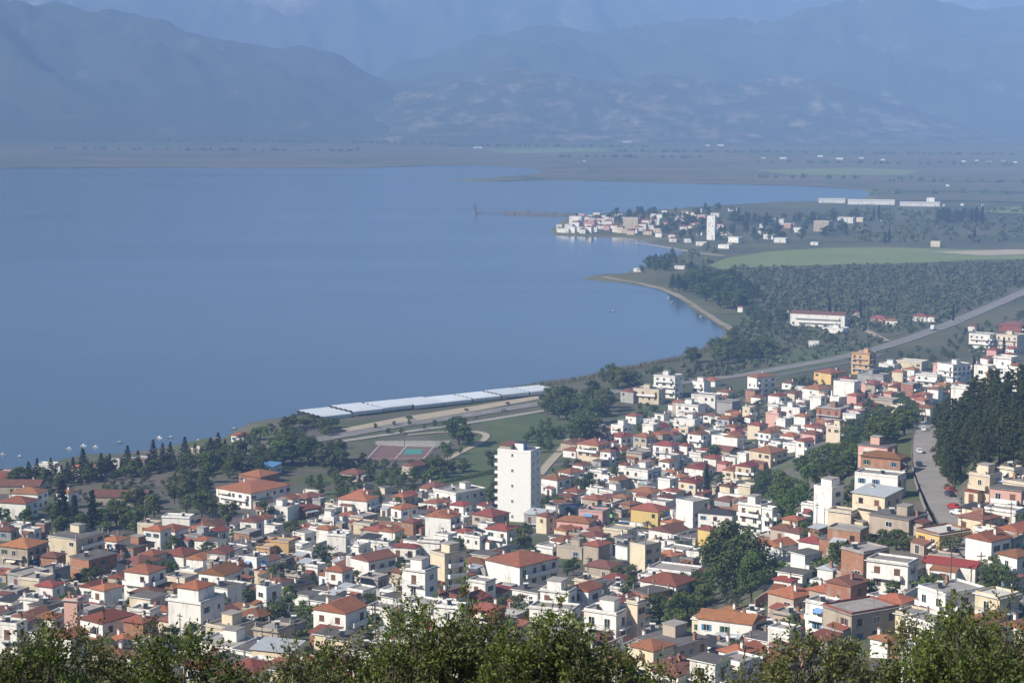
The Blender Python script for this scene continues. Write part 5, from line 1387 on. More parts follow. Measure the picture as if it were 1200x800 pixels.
# ------------------------------------------------------------------ shore sheds, pier, boats
def shore_sheds():
    A = at_z(352, 490.5); B = at_z(632, 460); d = (B - A); n = 8; rot = math.atan2(d.y, d.x); step = d.length / n
    words_ = ['nearest pale blue-white shed at the left end of the shore row', 'second pale blue-white shed from the left of the shore row', 'third pale blue-white shed from the left of the shore row', 'fourth pale blue-white shed from the left of the shore row',
              'fifth pale blue-white shed from the left of the shore row', 'sixth pale blue-white shed from the left of the shore row', 'seventh pale blue-white shed from the left of the shore row', 'last pale blue-white shed at the right end of the shore row']
    for i in range(n):
        r = random.Random(i + 5); c = A + d * ((i + .5) / n); c += Vector((math.sin(rot), -math.cos(rot), 0)) * (14 - 6) ; L = step - r.uniform(0.3, 1.2); W = r.uniform(23, 27) - i * 0.9
        zg = gh(c.x, c.y); root = empty('shore_shed', (c.x, c.y, zg), rot)
        k = 5; rm = MB()
        for j in range(k):
            y0 = -W / 2 + j * W / k; y1 = y0 + W / k
            for q in range(6):
                a0, a1 = math.pi * q / 6, math.pi * (q + 1) / 6
                p0 = (y0 + y1) / 2 - math.cos(a0) * W / k / 2; p1 = (y0 + y1) / 2 - math.cos(a1) * W / k / 2
                rm.face([(-L / 2, p0, 2.6 + .75 * math.sin(a0)), (L / 2, p0, 2.6 + .75 * math.sin(a0)), (L / 2, p1, 2.6 + .75 * math.sin(a1)), (-L / 2, p1, 2.6 + .75 * math.sin(a1))], 'plastic_sheet')
        rm.build('roof', root)
        wmb = MB(); wmb.box(-L / 2 + .1, L / 2 - .1, -W / 2 + .1, -W / 2 + .2, 0.9, 2.55, 'plastic_sheet'); wmb.build('side_sheet', root); wmb = MB(); wmb.box(-L / 2 + .1, L / 2 - .1, W / 2 - .2, W / 2 - .1, 0, 2.55, 'plastic_sheet'); wmb.build('side_sheet', root)
        for sx in (-1, 0, 1):
            for j in range(k + 1):
                pm = MB(); pm.box(-.06, .06, -.06, .06, -.5, 2.6, 'steel_grey'); pm.build('post', root, loc=(sx * (L / 2 - .1), -W / 2 + j * W / k * .998, 0))
        thing(root, words_[i], 'shed', 'pale sheds along the shore', fixed=True)
shore_sheds()

def court_fence():
    A = [pix(*q) for q in ((423, 542), (441, 519.5), (517, 519.5), (499, 542))]
    for k in range(4):
        a, b = A[k], A[(k + 1) % 4]; L = (b - a).length; n = int(L / 4); root = empty('court_fence', a); d = b - a
        for i in range(n + 1): m = MB(); m.box(-.05, .05, -.05, .05, -.3, 3.6, 'steel_grey'); p = d * (i / n); m.build('post', root, loc=(p.x, p.y, gh(a.x + p.x, a.y + p.y) - a.z))
        for z in (1.2, 2.4, 3.55): m = MB(); m.tube([(0, 0, z), (d.x, d.y, d.z + z)], [.035, .035], 'steel_grey', 4); m.build('rail', root)
        thing(root, ('left', 'far', 'right', 'near')[k] + ' side fence of the red sports court', 'fence', 'fences round the sports court', fixed=True)
    m = MB(); P = [Vector((*hit(*q), 0)) for q in ((430, 538), (445, 522.5), (510, 522.5), (496, 538))]
    def ln(a, b, w_=.35):
        d = (b - a).normalized(); nn = Vector((-d.y, d.x, 0)) * w_ / 2; q = dense([a, b], 2)
        for s_, e_ in zip(q, q[1:]): m.face([(v.x, v.y, gh(v.x, v.y) + .40) for v in (s_ - nn, e_ - nn, e_ + nn, s_ + nn)], 'road_paint')
    for k in range(4): ln(P[k], P[(k + 1) % 4])
    ln(P[0].lerp(P[3], .5), P[1].lerp(P[2], .5)); structure(m.build('court_lines'))
court_fence()
def pier():
    # rubble breakwater and a beacon on a walkway
    a = at_z(592, 250.5); b = at_z(676, 252.5); m = MB(); r = random.Random(2); d = b - a; nrm = Vector((-d.y, d.x, 0)).normalized(); n = 40
    prev = None
    for i in range(n + 1):
        p = a + d * (i / n); h = 3.2 + r.uniform(-.6, .9); w1 = 7 + r.uniform(-1.2, 1.2); cur = [p - nrm * w1 + Vector((0, 0, -2)), p - nrm * 2 + Vector((0, 0, h)), p + nrm * 2 + Vector((0, 0, h + r.uniform(-.3, .3))), p + nrm * w1 + Vector((0, 0, -2))]
        if prev:
            for k in range(3): m.face([prev[k], cur[k], cur[k + 1], prev[k + 1]], 'rubble')
        prev = cur
    thing(m.build('breakwater'), 'low rubble breakwater reaching out from the village headland', 'breakwater', fixed=True)
    root = empty('jetty', at_z(575, 249.6)); e = at_z(557, 249.8) - at_z(575, 249.6); f = at_z(593, 250.3) - at_z(575, 249.6)
    m = MB(); dd = f - e; nn = Vector((-dd.y, dd.x, 0)).normalized() * 1.6
    top = Vector((0, 0, 2.2)); lo = Vector((0, 0, 1.8))
    m.poly([e - nn + lo, f - nn + lo, f + nn + lo, e + nn + lo, e - nn + top, f - nn + top, f + nn + top, e + nn + top], [(3, 2, 1, 0), (4, 5, 6, 7), (0, 1, 5, 4), (1, 2, 6, 5), (2, 3, 7, 6), (3, 0, 4, 7)], 'concrete_roof'); m.build('deck', root)
    for i in range(9):
        p = e.lerp(f, i / 8); pm = MB(); pm.tube([(0, 0, -3), (0, 0, 1.8)], [.5, .5], 'concrete_dark', 6); pm.build('pile', root, loc=(p.x, p.y, 0))
    rl = MB(); 
    for s in (-1, 1):
        rl.tube([e + nn * s * .9 + Vector((0, 0, 3.4)), f + nn * s * .9 + Vector((0, 0, 3.4))], [.12, .12], 'steel_grey', 4)
        for i in range(25): p = e.lerp(f, i / 24) + nn * s * .9; rl.tube([p + top, p + Vector((0, 0, 3.4))], [.09, .09], 'steel_grey', 4)
    rl.build('railing', root)
    thing(root, 'thin jetty on piles leading to the beacon', 'jetty', fixed=True)
    bp = at_z(557, 250.2); root = empty('beacon', (bp.x, bp.y, 0)); m = MB(); m.tube([(0, 0, -3), (0, 0, 1.6)], [4.2, 4.0], 'concrete_roof', 12); m.build('base', root)
    m = MB()
    for k in range(4):
        q = k * math.pi / 2; m.tube([(2 * math.cos(q), 2 * math.sin(q), 1.6), (.7 * math.cos(q), .7 * math.sin(q), 12)], [.4, .3], 'concrete_dark', 5)
        q2 = q + math.pi / 2
        for z, a1 in ((4.5, 1.65), (8, 1.2)): m.tube([(a1 * math.cos(q), a1 * math.sin(q), z), (a1 * math.cos(q2), a1 * math.sin(q2), z)], [.15, .15], 'steel_grey', 4)
    m.build('tower', root); m = MB(); m.tube([(0, 0, 12), (0, 0, 12.3), (0, 0, 14), (0, 0, 15)], [1.5, 1.0, 1.0, .1], 'plaster_maroon', 8); m.build('lantern', root)
    thing(root, 'lattice beacon tower at the end of the jetty', 'beacon', fixed=True)
pier()

def boat_proto(m, L=6.5):
    root = empty('boat', (0, 0, 0)); h = MB(); st = []
    for i in range(7):
        t = i / 6; w_ = 1.05 * (1 - t ** 3) + .02; z = .75 + .3 * t * t; st.append([(t * L - L / 2, -w_, z), (t * L - L / 2, -w_ * .6, -.15), (t * L - L / 2, w_ * .6, -.15), (t * L - L / 2, w_, z)])
    for a, b in zip(st, st[1:]):
        for k in range(3): h.face([a[k], b[k], b[k + 1], a[k + 1]], m)
        h.face([a[3], b[3], b[0], a[0]], 'paving')
    h.face(st[0], m); h.build('hull', root)
    c = MB(); c.box(-1.0, 1.0, -.65, .65, .85, 1.9, 'paint_white'); c.box(-1.15, 1.15, -.75, .75, 1.9, 2.0, m); c.box(1.0, 1.02, -.5, .5, 1.3, 1.8, 'glass_dark'); c.build('cabin', root)
    return root
def boats():
    pw = boat_proto('hull_white'); pd = boat_proto('hull_dark', 8)
    sp = [(3, 533, 0), (23, 535.5, 0), (81, 526, 0), (98, 522.5, 0), (112, 524, 0), (140, 519, 0), (187, 513, 0), (200, 513, 0), (232, 517, 0), (246, 517, 0), (254, 514, 0), (274, 503, 0), (60, 540, 0), (718, 365, 1), (784, 349, 0), (788, 354, 0), (822, 371, 0)]
    used = {0: False, 1: False}; lab = ['white', 'dark']
    for u, v, k in sp:
        src = (pw, pd)[k]; o = src if not used[k] else copy_tree(src); used[k] = True; p = at_z(u, v); o.location = (p.x, p.y, 0.05); o.rotation_euler = (0, 0, rng.uniform(-.6, .6)); sc_ = 0.5; o.scale = (sc_, sc_, sc_)
        d = 'lone dark fishing boat in the middle of the lake' if k else ('small white boat moored off the waterfront' if u < 300 else 'small white boat moored at the beach')
        thing(o, d, 'boat', 'boats on the lake', fixed=bool(k))
boats()

# waterfront pavilions and long wall
def waterfront():
    for u, v, wl, wr, c, rc, d in ((64, 545, 20, 5, 'W', 'w', 'flat white kiosk on the left waterfront'), (140, 541, 22, 5, 'W', 'w', 'long white cafe pavilion behind the conifers'), (172, 537, 18, 5, 'G', 'w', 'grey pavilion with white edge behind the conifers'), (243, 527, 20, 6, 'C', 'w', 'cream pavilion at the right end of the conifers'), (285, 511, 14, 8, 'W', 'r', 'white boathouse on the shore corner'), (12, 553, 14, 6, 'R', 'w', 'dark red kiosk at the left edge of the waterfront'), (120, 546, 12, 5, 'C', 'o', 'small cream hut under orange roof behind the conifers'), (100, 548, 16, 5, 'N', 'o', 'beige beach bar with orange roof behind the conifers')):
        house(u, v, wl, wr, 1, c, 'f' if rc == 'w' else 'h', rc, desc=d, name='pavilion', cat='pavilion', group='pavilions on the waterfront')
    house(46, 571, 46, 8, 1, 'N', 'G', 'd', desc='long low warehouse with brown roof at the left waterfront', name='warehouse', cat='warehouse', group=None, theta=14, depth=12)
    house(170, 583, 62, 10, 1, 'N', 'G', 'd', desc='long low warehouse with brown roof behind the dark trees and cypresses', name='warehouse', cat='warehouse', group=None, theta=14, depth=14)
    for nm, a, b, h, m, d in (('boundary_wall', (97, 562), (208, 548), 1.6, 'concrete_pale', 'long pale wall between the conifers and the dirt lot'), ('sea_wall', (0, 552.5), (48, 546.8), 1.4, 'plaster_white', 'white sea wall at the left edge of the shore'), ('hedge', (425, 583), (585, 553), 2.4, 'leaf_broad', 'long clipped hedge along the town edge below the park')):
        A, B = pix(*a), pix(*b); dd = B - A; L = dd.length; root = link(nm, None, None, ((A.x + B.x) / 2, (A.y + B.y) / 2, min(A.z, B.z)), math.atan2(dd.y, dd.x)) if False else None
        mb = MB(); rot = math.atan2(dd.y, dd.x); zz = min(A.z, B.z)
        if nm == 'hedge':
            r = random.Random(1); k = int(L / 1.0)
            for i in range(k): leaf_cloud(mb, ((i + .5) / k * L - L / 2, 0, 1.3), 1.25, 40, .3, m, r, .9)
        else:
            mb.box(-L / 2, L / 2, -.15, .15, -1.5, h, m); mb.box(-L / 2, L / 2, -.25, .25, h, h + .12, 'paint_white')
            k = int(L / 6)
            for i in range(k + 1): x = -L / 2 + i * L / k; mb.box(x - .25, x + .25, -.22, .22, -1.5, h - .01, m)
        o = mb.build(nm, loc=((A.x + B.x) / 2, (A.y + B.y) / 2, zz)); o.rotation_euler = (0, 0, rot)
        thing(o, d, nm.replace('_', ' '), fixed=True)
waterfront()

# ------------------------------------------------------------------ cars, poles
def car_proto(paint):
    root = empty('parked_car', (0, 0, 0)); b = MB()
    prof = [(-2.0, .35), (-2.05, .75), (-1.9, .95), (-1.2, 1.0), (-.75, 1.42), (.75, 1.45), (1.45, .98), (2.0, .85), (2.08, .6), (2.05, .35)]
    n = len(prof)
    def wd(z): return .82 if z < 1.05 else .66
    L_ = [(x, -wd(z), z) for x, z in prof]; R_ = [(x, wd(z), z) for x, z in prof]
    b.poly(L_ + R_, [tuple(reversed(range(n))), tuple(range(n, 2 * n))] + [(i, (i + 1) % n, n + (i + 1) % n, n + i) for i in range(n)], paint); b.build('body', root)
    g = MB(); e = .012
    g.face([(-1.16, -.70, 1.04), (-1.16, .70, 1.04), (-.80, .60, 1.38), (-.80, -.60, 1.38)][::-1], 'glass_dark'); g.v = [(x - .02, y, z + .02) for x, y, z in g.v]; g.build('rear_window', root)
    g = MB(); g.face([(1.42, -.70, 1.03), (1.42, .70, 1.03), (.82, .60, 1.41), (.82, -.60, 1.41)], 'glass_dark'); g.v = [(x + .015, y, z + .025) for x, y, z in g.v]; g.build('windscreen', root)
    for s in (-1, 1):
        g = MB(); pts = [(-1.0, s * .80, 1.06), (1.2, s * .80, 1.06), (.7, s * .685, 1.38), (-.72, s * .685, 1.36)]; g.face(pts if s < 0 else pts[::-1], 'glass_dark'); g.build('side_window', root)
        for x in (-1.3, 1.3):
            wb = MB(); wb.tube([(x, s * .68, .32), (x, s * .86, .32)], [.32, .32], 'rubber', 12); wb.tube([(x, s * .86, .32), (x, s * .87, .32)], [.19, .18], 'steel_grey', 10); wb.build('wheel', root)
        h = MB(); h.box(2.0, 2.1, s * .6 - .15, s * .6 + .15, .62, .8, 'lamp_lens'); h.build('headlight', root)
        h = MB(); h.box(-2.08, -2.0, s * .62 - .13, s * .62 + .13, .72, .9, 'sheet_red'); h.build('tail_light', root)
    return root
def truck_proto():
    root = empty('truck', (0, 0, 0)); m = MB(); m.box(-4.2, 1.6, -1.2, 1.2, 1.1, 3.6, 'paint_white'); m.build('cargo_box', root)
    m = MB(); m.box(1.8, 3.6, -1.15, 1.15, .6, 2.9, 'car_white'); m.build('cab', root); m = MB(); m.box(3.6, 3.63, -1.0, 1.0, 1.7, 2.6, 'glass_dark'); m.build('windscreen', root)
    m = MB(); m.box(-4.2, 3.4, -.5, .5, .6, 1.1, 'steel_grey'); m.build('chassis', root)
    for x in (-3.2, -2.1, 2.7):
        for s in (-1, 1): w_ = MB(); w_.tube([(x, s * .85, .5), (x, s * 1.18, .5)], [.5, .5], 'rubber', 12); w_.build('wheel', root)
    return root
def cars():
    P = {k: car_proto('car_' + k) for k in ('white', 'dark', 'red', 'silver')}; used = set()
    L = [(1082, 508, 'white', 80, 'white car parked near the top of the hill road'), (1077, 533, 'white', 85, 'white car parked half way up the hill road'), (1077, 553, 'dark', 85, 'dark car parked on the left side of the hill road'), (1114, 579.5, 'red', 100, 'red car parked at the right edge of the hill road'), (1113, 588, 'dark', 100, 'dark car just below the red car at the right edge of the hill road'),
         (1118, 604, 'red', 120, 'red car at the foot of the hill road behind a white car'), (1122, 611, 'white', 120, 'white car at the foot of the hill road'), (1103, 500, 'white', 10, 'white car by the pines at the top bend of the hill road'), (1087, 501, 'dark', 60, 'dark car at the very top of the hill road'),
         (906, 634, 'silver', 10, 'silver car leftmost in the small car park'), (911, 636, 'white', 15, 'white car second in the small car park'), (917, 637, 'dark', 20, 'dark car third in the small car park'), (913, 631, 'white', 10, 'white car at the back of the small car park'), (465, 497, 'white', 8, 'white car driving on the highway behind the sports court'), (527, 626, 'red', 40, 'red car parked in a street left of the tower block'), (705, 541, 'silver', 20, 'silver car parked beside the cream house right of the tower block'), (1000, 417, 'dark', 20, 'dark car on the highway beside the ochre apartment block'), (590, 482, 'silver', 10, 'silver car on the highway near the shore sheds')]
    for u, v, c, a, d in L:
        o = P[c] if c not in used else copy_tree(P[c]); used.add(c); p = pix(u, v); o.location = (p.x, p.y, top_z(p.x, p.y) + .02); o.rotation_euler = (0, 0, R(a)); thing(o, d, 'car', 'cars', fixed=True)
    t = truck_proto(); p = min(hw, key=lambda q: abs(project((q.x, q.y, 1.5))[0] - 1092)); t.location = (p.x, p.y, top_z(p.x, p.y) + .02); t.rotation_euler = (0, 0, math.radians(72)); thing(t, 'white box truck driving along the highway', 'truck', fixed=True)
cars()
def street_cars():
    r = random.Random(77); n = t = 0; P = [o for o in bpy.data.objects if o.name.startswith('parked_car') and o.parent is None]
    W_ = {}
    for o in P:
        m = [c for c in o.children if c.name.startswith('body')][0].data.materials[0].name.replace('car_', ''); W_.setdefault(m, o)
    while n < 34 and t < 4000:
        t += 1; u, v = r.uniform(0, 1180), r.uniform(480, 760)
        if not (inside((u, v), TOWN) or inside((u, v), TOWN2)): continue
        x, y = hit(u, v); a = r.choice((-.5, 1.07)) + r.uniform(-.15, .15); q = corners(x, y, 4.6, 2.2, a)
        if not free(q): continue
        FOOT.append((q, x, y)); k = r.choice(list(W_)); o = copy_tree(W_[k]); o.location = (x, y, gh(x, y) + .05); o.rotation_euler = (0, 0, a); thing(o, k.replace('dark', 'dark coloured') + ' car parked between houses', 'car', 'cars', zoff=.7); n += 1
street_cars()
def poles():
    root = empty('utility_pole', (0, 0, 0)); m = MB(); m.tube([(0, 0, -1), (0, 0, 9.2)], [.16, .1], 'wood_pole', 7); m.build('pole', root)
    m = MB(); m.box(-.9, .9, -.06, .06, 8.3, 8.45, 'wood_pole'); m.box(-.6, .6, -.06, .06, 7.5, 7.62, 'wood_pole'); m.build('crossarm', root)
    for x in (-.8, -.3, .3, .8): k = MB(); k.tube([(x, 0, 8.45), (x, 0, 8.7)], [.06, .05], 'glass_dark', 6); k.build('insulator', root)
    sp = [(1069, 549, 46, 'tall utility pole beside the hill road'), (1084, 502, 18, 'utility pole at the top of the hill road'), (1141, 662, 40, 'utility pole left of the long red-roofed cottage wall'), (1126, 640, 38, 'utility pole beside the yellow house below the hill road'), (1160, 632, 40, 'utility pole behind the grey flat-roofed house at the right edge'), (1184, 628, 42, 'rightmost utility pole among the right edge houses'), (463, 572, 24, 'utility pole by the hedge below the sports court'), (338, 590, 26, 'utility pole right of the orange roofed hall'), (474, 524, 22, 'lamp mast behind the sports court'), (52, 575, 22, 'utility pole in front of the left conifers'), (1137, 470, 20, 'utility pole behind the pine hill')]
    for i, (u, v, hp, d) in enumerate(sp):
        o = root if i == 0 else copy_tree(root); p = pix(u, v); s = FPX / (p - CAMP).dot(FWD); k = min(1.5, max(.8, hp / s / 9.2)); o.location = p; o.scale = (k, k, k); o.rotation_euler = (0, 0, rng.uniform(-.5, .5)); thing(o, d, 'utility pole', 'utility poles', fixed=True)
    r = random.Random(8); n = t = 0
    while n < 34 and t < 3000:
        t += 1; u, v = r.uniform(0, 1190), r.uniform(470, 770)
        if not (inside((u, v), TOWN) or inside((u, v), TOWN2)): continue
        x, y = hit(u, v); q = corners(x, y, .5, .5, 0)
        if not free(q): continue
        FOOT.append((q, x, y)); o = copy_tree(root); k = r.uniform(.8, 1.05); o.location = (x, y, gh(x, y)); o.scale = (k, k, k); o.rotation_euler = (0, 0, r.uniform(-.8, .8)); thing(o, 'wooden utility pole among houses', 'utility pole', 'utility poles', zoff=4); n += 1
poles()

# ------------------------------------------------------------------ foreground shrubs on the near slope
def fg_shrub(px, top, w, bottom, Y, m, desc, seed, sprigs=0, dens=1.0, leaf=.040):
    """px: middle; top: highest leaves; w: width in px at distance Y"""
    r = random.Random(seed); s = FPX / Y
    x = (px - 600) / s; top -= 9 + (10 if px > 1050 else 0); rr = ray(px, top); zt = CAMZ + rr.z / rr.y * Y; zg = gh(x, Y)
    root = empty('shrub', (x, Y, zg)); H = zt - zg; Wm = w / s / 2; rb = ray(px, 830); zb = CAMZ + rb.z / rb.y * Y - zg
    st = MB(); lf = MB()
    def leafat(p, d, k=1.0):
        d = d.normalized(); n = (Vector((r.gauss(0, 1), r.gauss(0, 1), r.gauss(0, .6) + .6))).normalized(); a = (d * .7 + Vector((r.gauss(0, .6), r.gauss(0, .6), r.gauss(0, .5)))).normalized(); b = a.cross(n)
        if b.length < .01: return
        b.normalize(); n2 = b.cross(a); l_ = leaf * r.uniform(.7, 1.4) * k; ww = l_ * r.uniform(.42, .62)
        lf.face([p, p + a * l_ * .5 + b * ww * .5 + n2 * l_ * .08, p + a * l_ * 1.1, p + a * l_ * .5 - b * ww * .5 + n2 * l_ * .08], m)
    ph = r.uniform(0, 50)
    def topz(t):
        q = max(0.0, 1 - abs(t) ** 2.4)
        return zb + (H - zb) * q * (.74 + .5 * mnoise.noise((t * 2.4 + ph, ph, 0)) + .2 * mnoise.noise((t * 7 + ph, 3, 0)))
    stems = []
    for i in range(7):
        t = (i + .5) / 7 * 1.7 - .85 + r.uniform(-.1, .1); tip = Vector((t * Wm, r.uniform(-.4, .4) * Wm, topz(t) * .96)); base = Vector((t * Wm * .25, r.uniform(-.12, .12), -.3)); mid = base.lerp(tip, .55) + Vector((r.uniform(-.15, .15), r.uniform(-.1, .1), 0))
        st.tube([base, mid, mid.lerp(tip, .5) + Vector((r.uniform(-.06, .06), 0, 0)), tip], [.024, .015, .008, .003], 'bark', 5, caps=False); stems.append((mid, tip))
    area = w * (835 - top); N = int(area / 46 * dens)
    for k in range(N):
        t = r.uniform(-1, 1); hi = topz(t); f = r.random() ** .8; z = zb - .15 + (hi - zb + .15) * f
        p0 = Vector((t * Wm, r.uniform(-.55, .55) * Wm * math.sqrt(max(.05, 1 - t * t)), z))
        gap = mnoise.noise((p0.x * 3.2 + ph, p0.y * 3.2, p0.z * 3.2))
        if gap < -.14: continue
        dirv = Vector((r.gauss(t * .5, .7), r.gauss(0, .7), r.gauss(.7, .5))).normalized(); ln = r.uniform(.10, .26); p1 = p0 + dirv * ln
        a_, b_ = min(stems, key=lambda q: abs(q[1].x - p0.x)); g = max(0, min(1, (p0.z - .3 - a_.z) / max(.05, b_.z - a_.z)))
        if r.random() < .35: st.tube([a_.lerp(b_, g), p0], [.006, .003], 'bark', 3, caps=False)
        st.tube([p0, p1], [.003, .0015], 'bark', 3, caps=False)
        for q in range(14): leafat(p0.lerp(p1, (q + 1) / 14) + Vector((r.gauss(0, .02), r.gauss(0, .02), r.gauss(0, .02))), dirv)
    for i in range(sprigs):
        t = r.uniform(-.8, .8); tip = Vector((t * Wm, r.uniform(-.2, .2) * Wm, topz(t) - .1)); e = tip + Vector((r.uniform(-.08, .08), r.uniform(-.1, .1), r.uniform(.15, .36))); st.tube([tip, e], [.005, .002], 'bark', 3, caps=False)
        for q in range(20): leafat(tip.lerp(e, q / 19) + Vector((r.gauss(0, .014), r.gauss(0, .014), 0)), e - tip)
    st.build('stems', root); lf.build('foliage', root)
    thing(root, desc, 'shrub', 'shrubs in the foreground', fixed=True)
fg = [(-20, 738, 120, 'shrub_leaf_dull', 'dull olive shrub cut by the left edge of the foreground'), (60, 716, 140, 'shrub_leaf_dull', 'dull leafy shrub near the bottom left corner'), (138, 730, 120, 'shrub_leaf_dull', 'shrub in front of the pink stair tower'), (205, 736, 130, 'shrub_leaf', 'dark green shrub right of the pink stair tower in the foreground'), (262, 782, 80, 'shrub_leaf_dull', 'low shrub in the gap of the left foreground'),
      (345, 770, 110, 'shrub_leaf_dull', 'low olive shrub below the red gable house'), (415, 742, 130, 'shrub_leaf_dull', 'olive shrub left of the tall foreground sprig'), (457, 690, 52, 'shrub_leaf_dull', 'tall thin sprig sticking up in front of the white houses'), (495, 706, 130, 'shrub_leaf', 'leafy green shrub right of the tall foreground sprig'), (560, 698, 140, 'shrub_leaf', 'green shrub at the bottom centre, highest of the middle clump'), (632, 718, 130, 'shrub_leaf', 'bright shrub just right of the bottom centre'), (700, 734, 130, 'shrub_leaf', 'bright leafy shrub at the right end of the middle clump'), (768, 770, 70, 'shrub_leaf_dull', 'small drooping shrub beside the grey roof gap'),
      (845, 792, 60, 'shrub_leaf_dull', 'thin low shrub in the right foreground gap'), (905, 765, 90, 'shrub_leaf_dull', 'grey-green shrub left of the right foreground clump'), (965, 733, 120, 'shrub_leaf_dull', 'tall olive shrub in front of the beige flat roof'), (1025, 765, 80, 'shrub_leaf_dull', 'low shrub between the two right foreground clumps'), (1095, 712, 110, 'shrub_leaf_dull', 'dense shrub left of the bottom right corner'), (1150, 702, 120, 'shrub_leaf', 'tall dark shrub near the bottom right corner'), (1215, 698, 120, 'shrub_leaf_dull', 'shrub cut by the right edge of the foreground')]
fg += [(10, 752, 130, 'shrub_leaf', 'low green shrub second from the bottom left corner'), (385, 764, 130, 'shrub_leaf', 'low green shrub at the left end of the middle clump'),
       (455, 748, 130, 'shrub_leaf', 'low green shrub at the foot of the tall thin sprig'), (528, 736, 140, 'shrub_leaf_dull', 'dull shrub filling the left of the middle clump'), (600, 736, 140, 'shrub_leaf_dull', 'dull shrub filling the heart of the middle clump'), (668, 748, 140, 'shrub_leaf_dull', 'dull shrub filling the right of the middle clump'), (1120, 744, 140, 'shrub_leaf', 'low green shrub before the dense right corner shrub'), (1185, 740, 130, 'shrub_leaf', 'low green shrub in the bottom right corner')]
for i, (u, t_, w_, m_, d_) in enumerate(fg):
    fg_shrub(u, t_, w_ * 1.12, 800, 19 + (i * 7 % 5) * .9, m_, d_, 100 + i, sprigs=4, dens=1.75 if m_ == 'shrub_leaf' else 1.3)

# ------------------------------------------------------------------ haze
def haze():
    m = bpy.data.materials.new('haze_air'); m.use_nodes = True; t = m.node_tree; t.nodes.clear(); o = t.nodes.new('ShaderNodeOutputMaterial'); v = t.nodes.new('ShaderNodeVolumePrincipled')
    v.inputs['Color'].default_value = (*HAZE_COLOR, 1); v.inputs['Density'].default_value = HAZE_DENSITY; v.inputs['Anisotropy'].default_value = -0.3
    t.links.new(v.outputs[0], o.inputs['Volume']); MATS['haze_air'] = m
    mb = MB(); mb.box(-9400, 9400, -700, 16900, -8, 1150, 'haze_air'); h = stuff(mb.build('haze'))
haze()

# ------------------------------------------------------------------ labels that single each thing out
LAND = [('white tower block', 610, 565), ('shore sheds', 480, 475), ('red sports court', 465, 535), ('hill road', 1090, 560), ('pine hill', 1150, 500), ('cream block', 95, 640), ('orange-roofed hall', 298, 585), ('waterfront conifers', 150, 545), ('huge dark tree', 862, 655), ('black-roofed house', 840, 605), ('yellow mid-town house', 758, 605),
        ('ochre apartment block', 1010, 425), ('long hotel', 957, 378), ('round tree', 614, 628), ('red-roofed cottage', 1115, 668), ('pink stair tower', 85, 715), ('wide orange-roofed bungalow', 850, 725), ('tall balconied white house', 500, 680), ('red-roofed brick house', 1033, 540), ('headland wood', 835, 345), ('village tower', 834, 270), ('village headland', 680, 265), ('lagoon sheds', 1030, 238), ('square plantation', 1122, 260), ('pasture', 1000, 300), ('bright green house', 712, 598), ('rooftop-room house', 225, 715), ('red-gabled white house', 395, 720), ('turquoise court', 485, 530)]
_o1 = ['', 'first', 'second', 'third', 'fourth', 'fifth', 'sixth', 'seventh', 'eighth', 'ninth', 'tenth', 'eleventh', 'twelfth', 'thirteenth', 'fourteenth', 'fifteenth', 'sixteenth', 'seventeenth', 'eighteenth', 'nineteenth']
ORD = _o1 + [w1 if k == 0 else w2 + '-' + _o1[k] for w1, w2 in (('twentieth', 'twenty'), ('thirtieth', 'thirty'), ('fortieth', 'forty'), ('fiftieth', 'fifty'), ('sixtieth', 'sixty')) for k in range(10)]
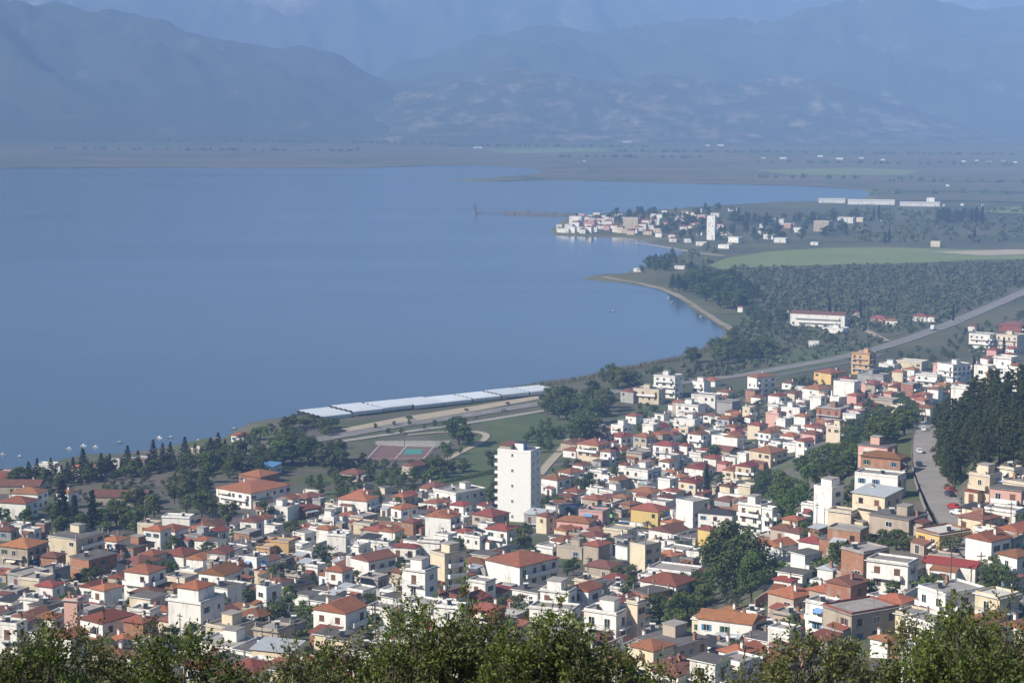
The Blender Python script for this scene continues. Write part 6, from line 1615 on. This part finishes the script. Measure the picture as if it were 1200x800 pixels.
def finish_labels():
    todo = {}
    bpy.context.view_layer.update()
    for t in THINGS:
        o = t['o']
        if t['fixed']: o['label'] = t['desc']; continue
        u, v, _ = project(o.location + Vector((0, 0, t['zoff'])))
        n, lu, lv = min(LAND, key=lambda q: (q[1] - u) ** 2 + (1.6 * (q[2] - v)) ** 2)
        dx, dy = u - lu, v - lv
        if abs(dx) < 12 and abs(dy) < 8: rel = 'beside'
        elif abs(dx) > 1.2 * abs(dy): rel = 'left of' if dx < 0 else 'right of'
        else: rel = 'behind' if dy < 0 else 'in front of'
        if o.name.startswith('pine_tree') and n in ('pine hill', 'hill road'):
            row = 'top' if v < 462 else 'upper' if v < 482 else 'middle' if v < 505 else 'lower' if v < 528 else 'lowest'
            t['lab'] = t['lab2'] = f'dark pine in the {row} rows of the hill right of the road'; t['u'] = u; todo.setdefault(t['lab'], []).append(t); continue
        t['lab'] = f"{t['desc']} {rel} the {n}"; t['lab2'] = f"{t['desc']} {t['extra']} {rel} the {n}" if t['extra'] else t['lab']; t['u'] = u
        todo.setdefault(t['lab'], []).append(t)
    todo2 = {}
    for k, L in todo.items():
        if len(L) == 1: todo2.setdefault(k, []).append(L[0]); continue
        for t in L: todo2.setdefault(t['lab2'], []).append(t)
    for k, L in todo2.items():
        if len(L) == 1: L[0]['o']['label'] = k; continue
        L.sort(key=lambda t: t['u'])
        k = L[0]['lab'] if len(k.split()) > 13 and len({t['lab'] for t in L}) == 1 and len(todo[L[0]['lab']]) == len(L) else k
        for i, t in enumerate(L):
            if i == len(L) - 1: q = 'rightmost one'
            elif i == 0: q = 'leftmost one'
            else: q = f'{ORD[min(i + 1, 69)]} from left'
            lab = f'{k}, {q}'
            if len(lab.replace('-', ' ').split()) > 16: lab = lab.replace('single-storey ', '').replace('two-storey ', '')
            t['o']['label'] = lab
finish_labels()
def unique_labels():
    by = {}
    for t in THINGS: by.setdefault(t['o']['label'], []).append(t)
    for lab, L in by.items():
        if len(L) < 2: continue
        stem_ = lab.rsplit(',', 1)[0]
        M = sorted([t for t in THINGS if 'u' in t and t['o']['label'].rsplit(',', 1)[0] == stem_], key=lambda t: t['u'])
        if len(stem_.replace('-', ' ').split()) > 13: stem_ = stem_.replace(' sloping roof', ' roof').replace('low ', '')
        for i, t in enumerate(M): t['o']['label'] = f'{stem_}, {ORD[min(i + 1, 69)]} from left'
unique_labels()
for t in THINGS:
    if len(t['o']['label'].replace('-', ' ').split()) > 16 or len(t['o']['label'].split()) > 16:
        t['o']['label'] = t['o']['label'].replace('single-storey ', '').replace(' sloping roof', ' roof').replace('low ', '', 1)
print('objects', len(bpy.data.objects), 'things', len(THINGS))
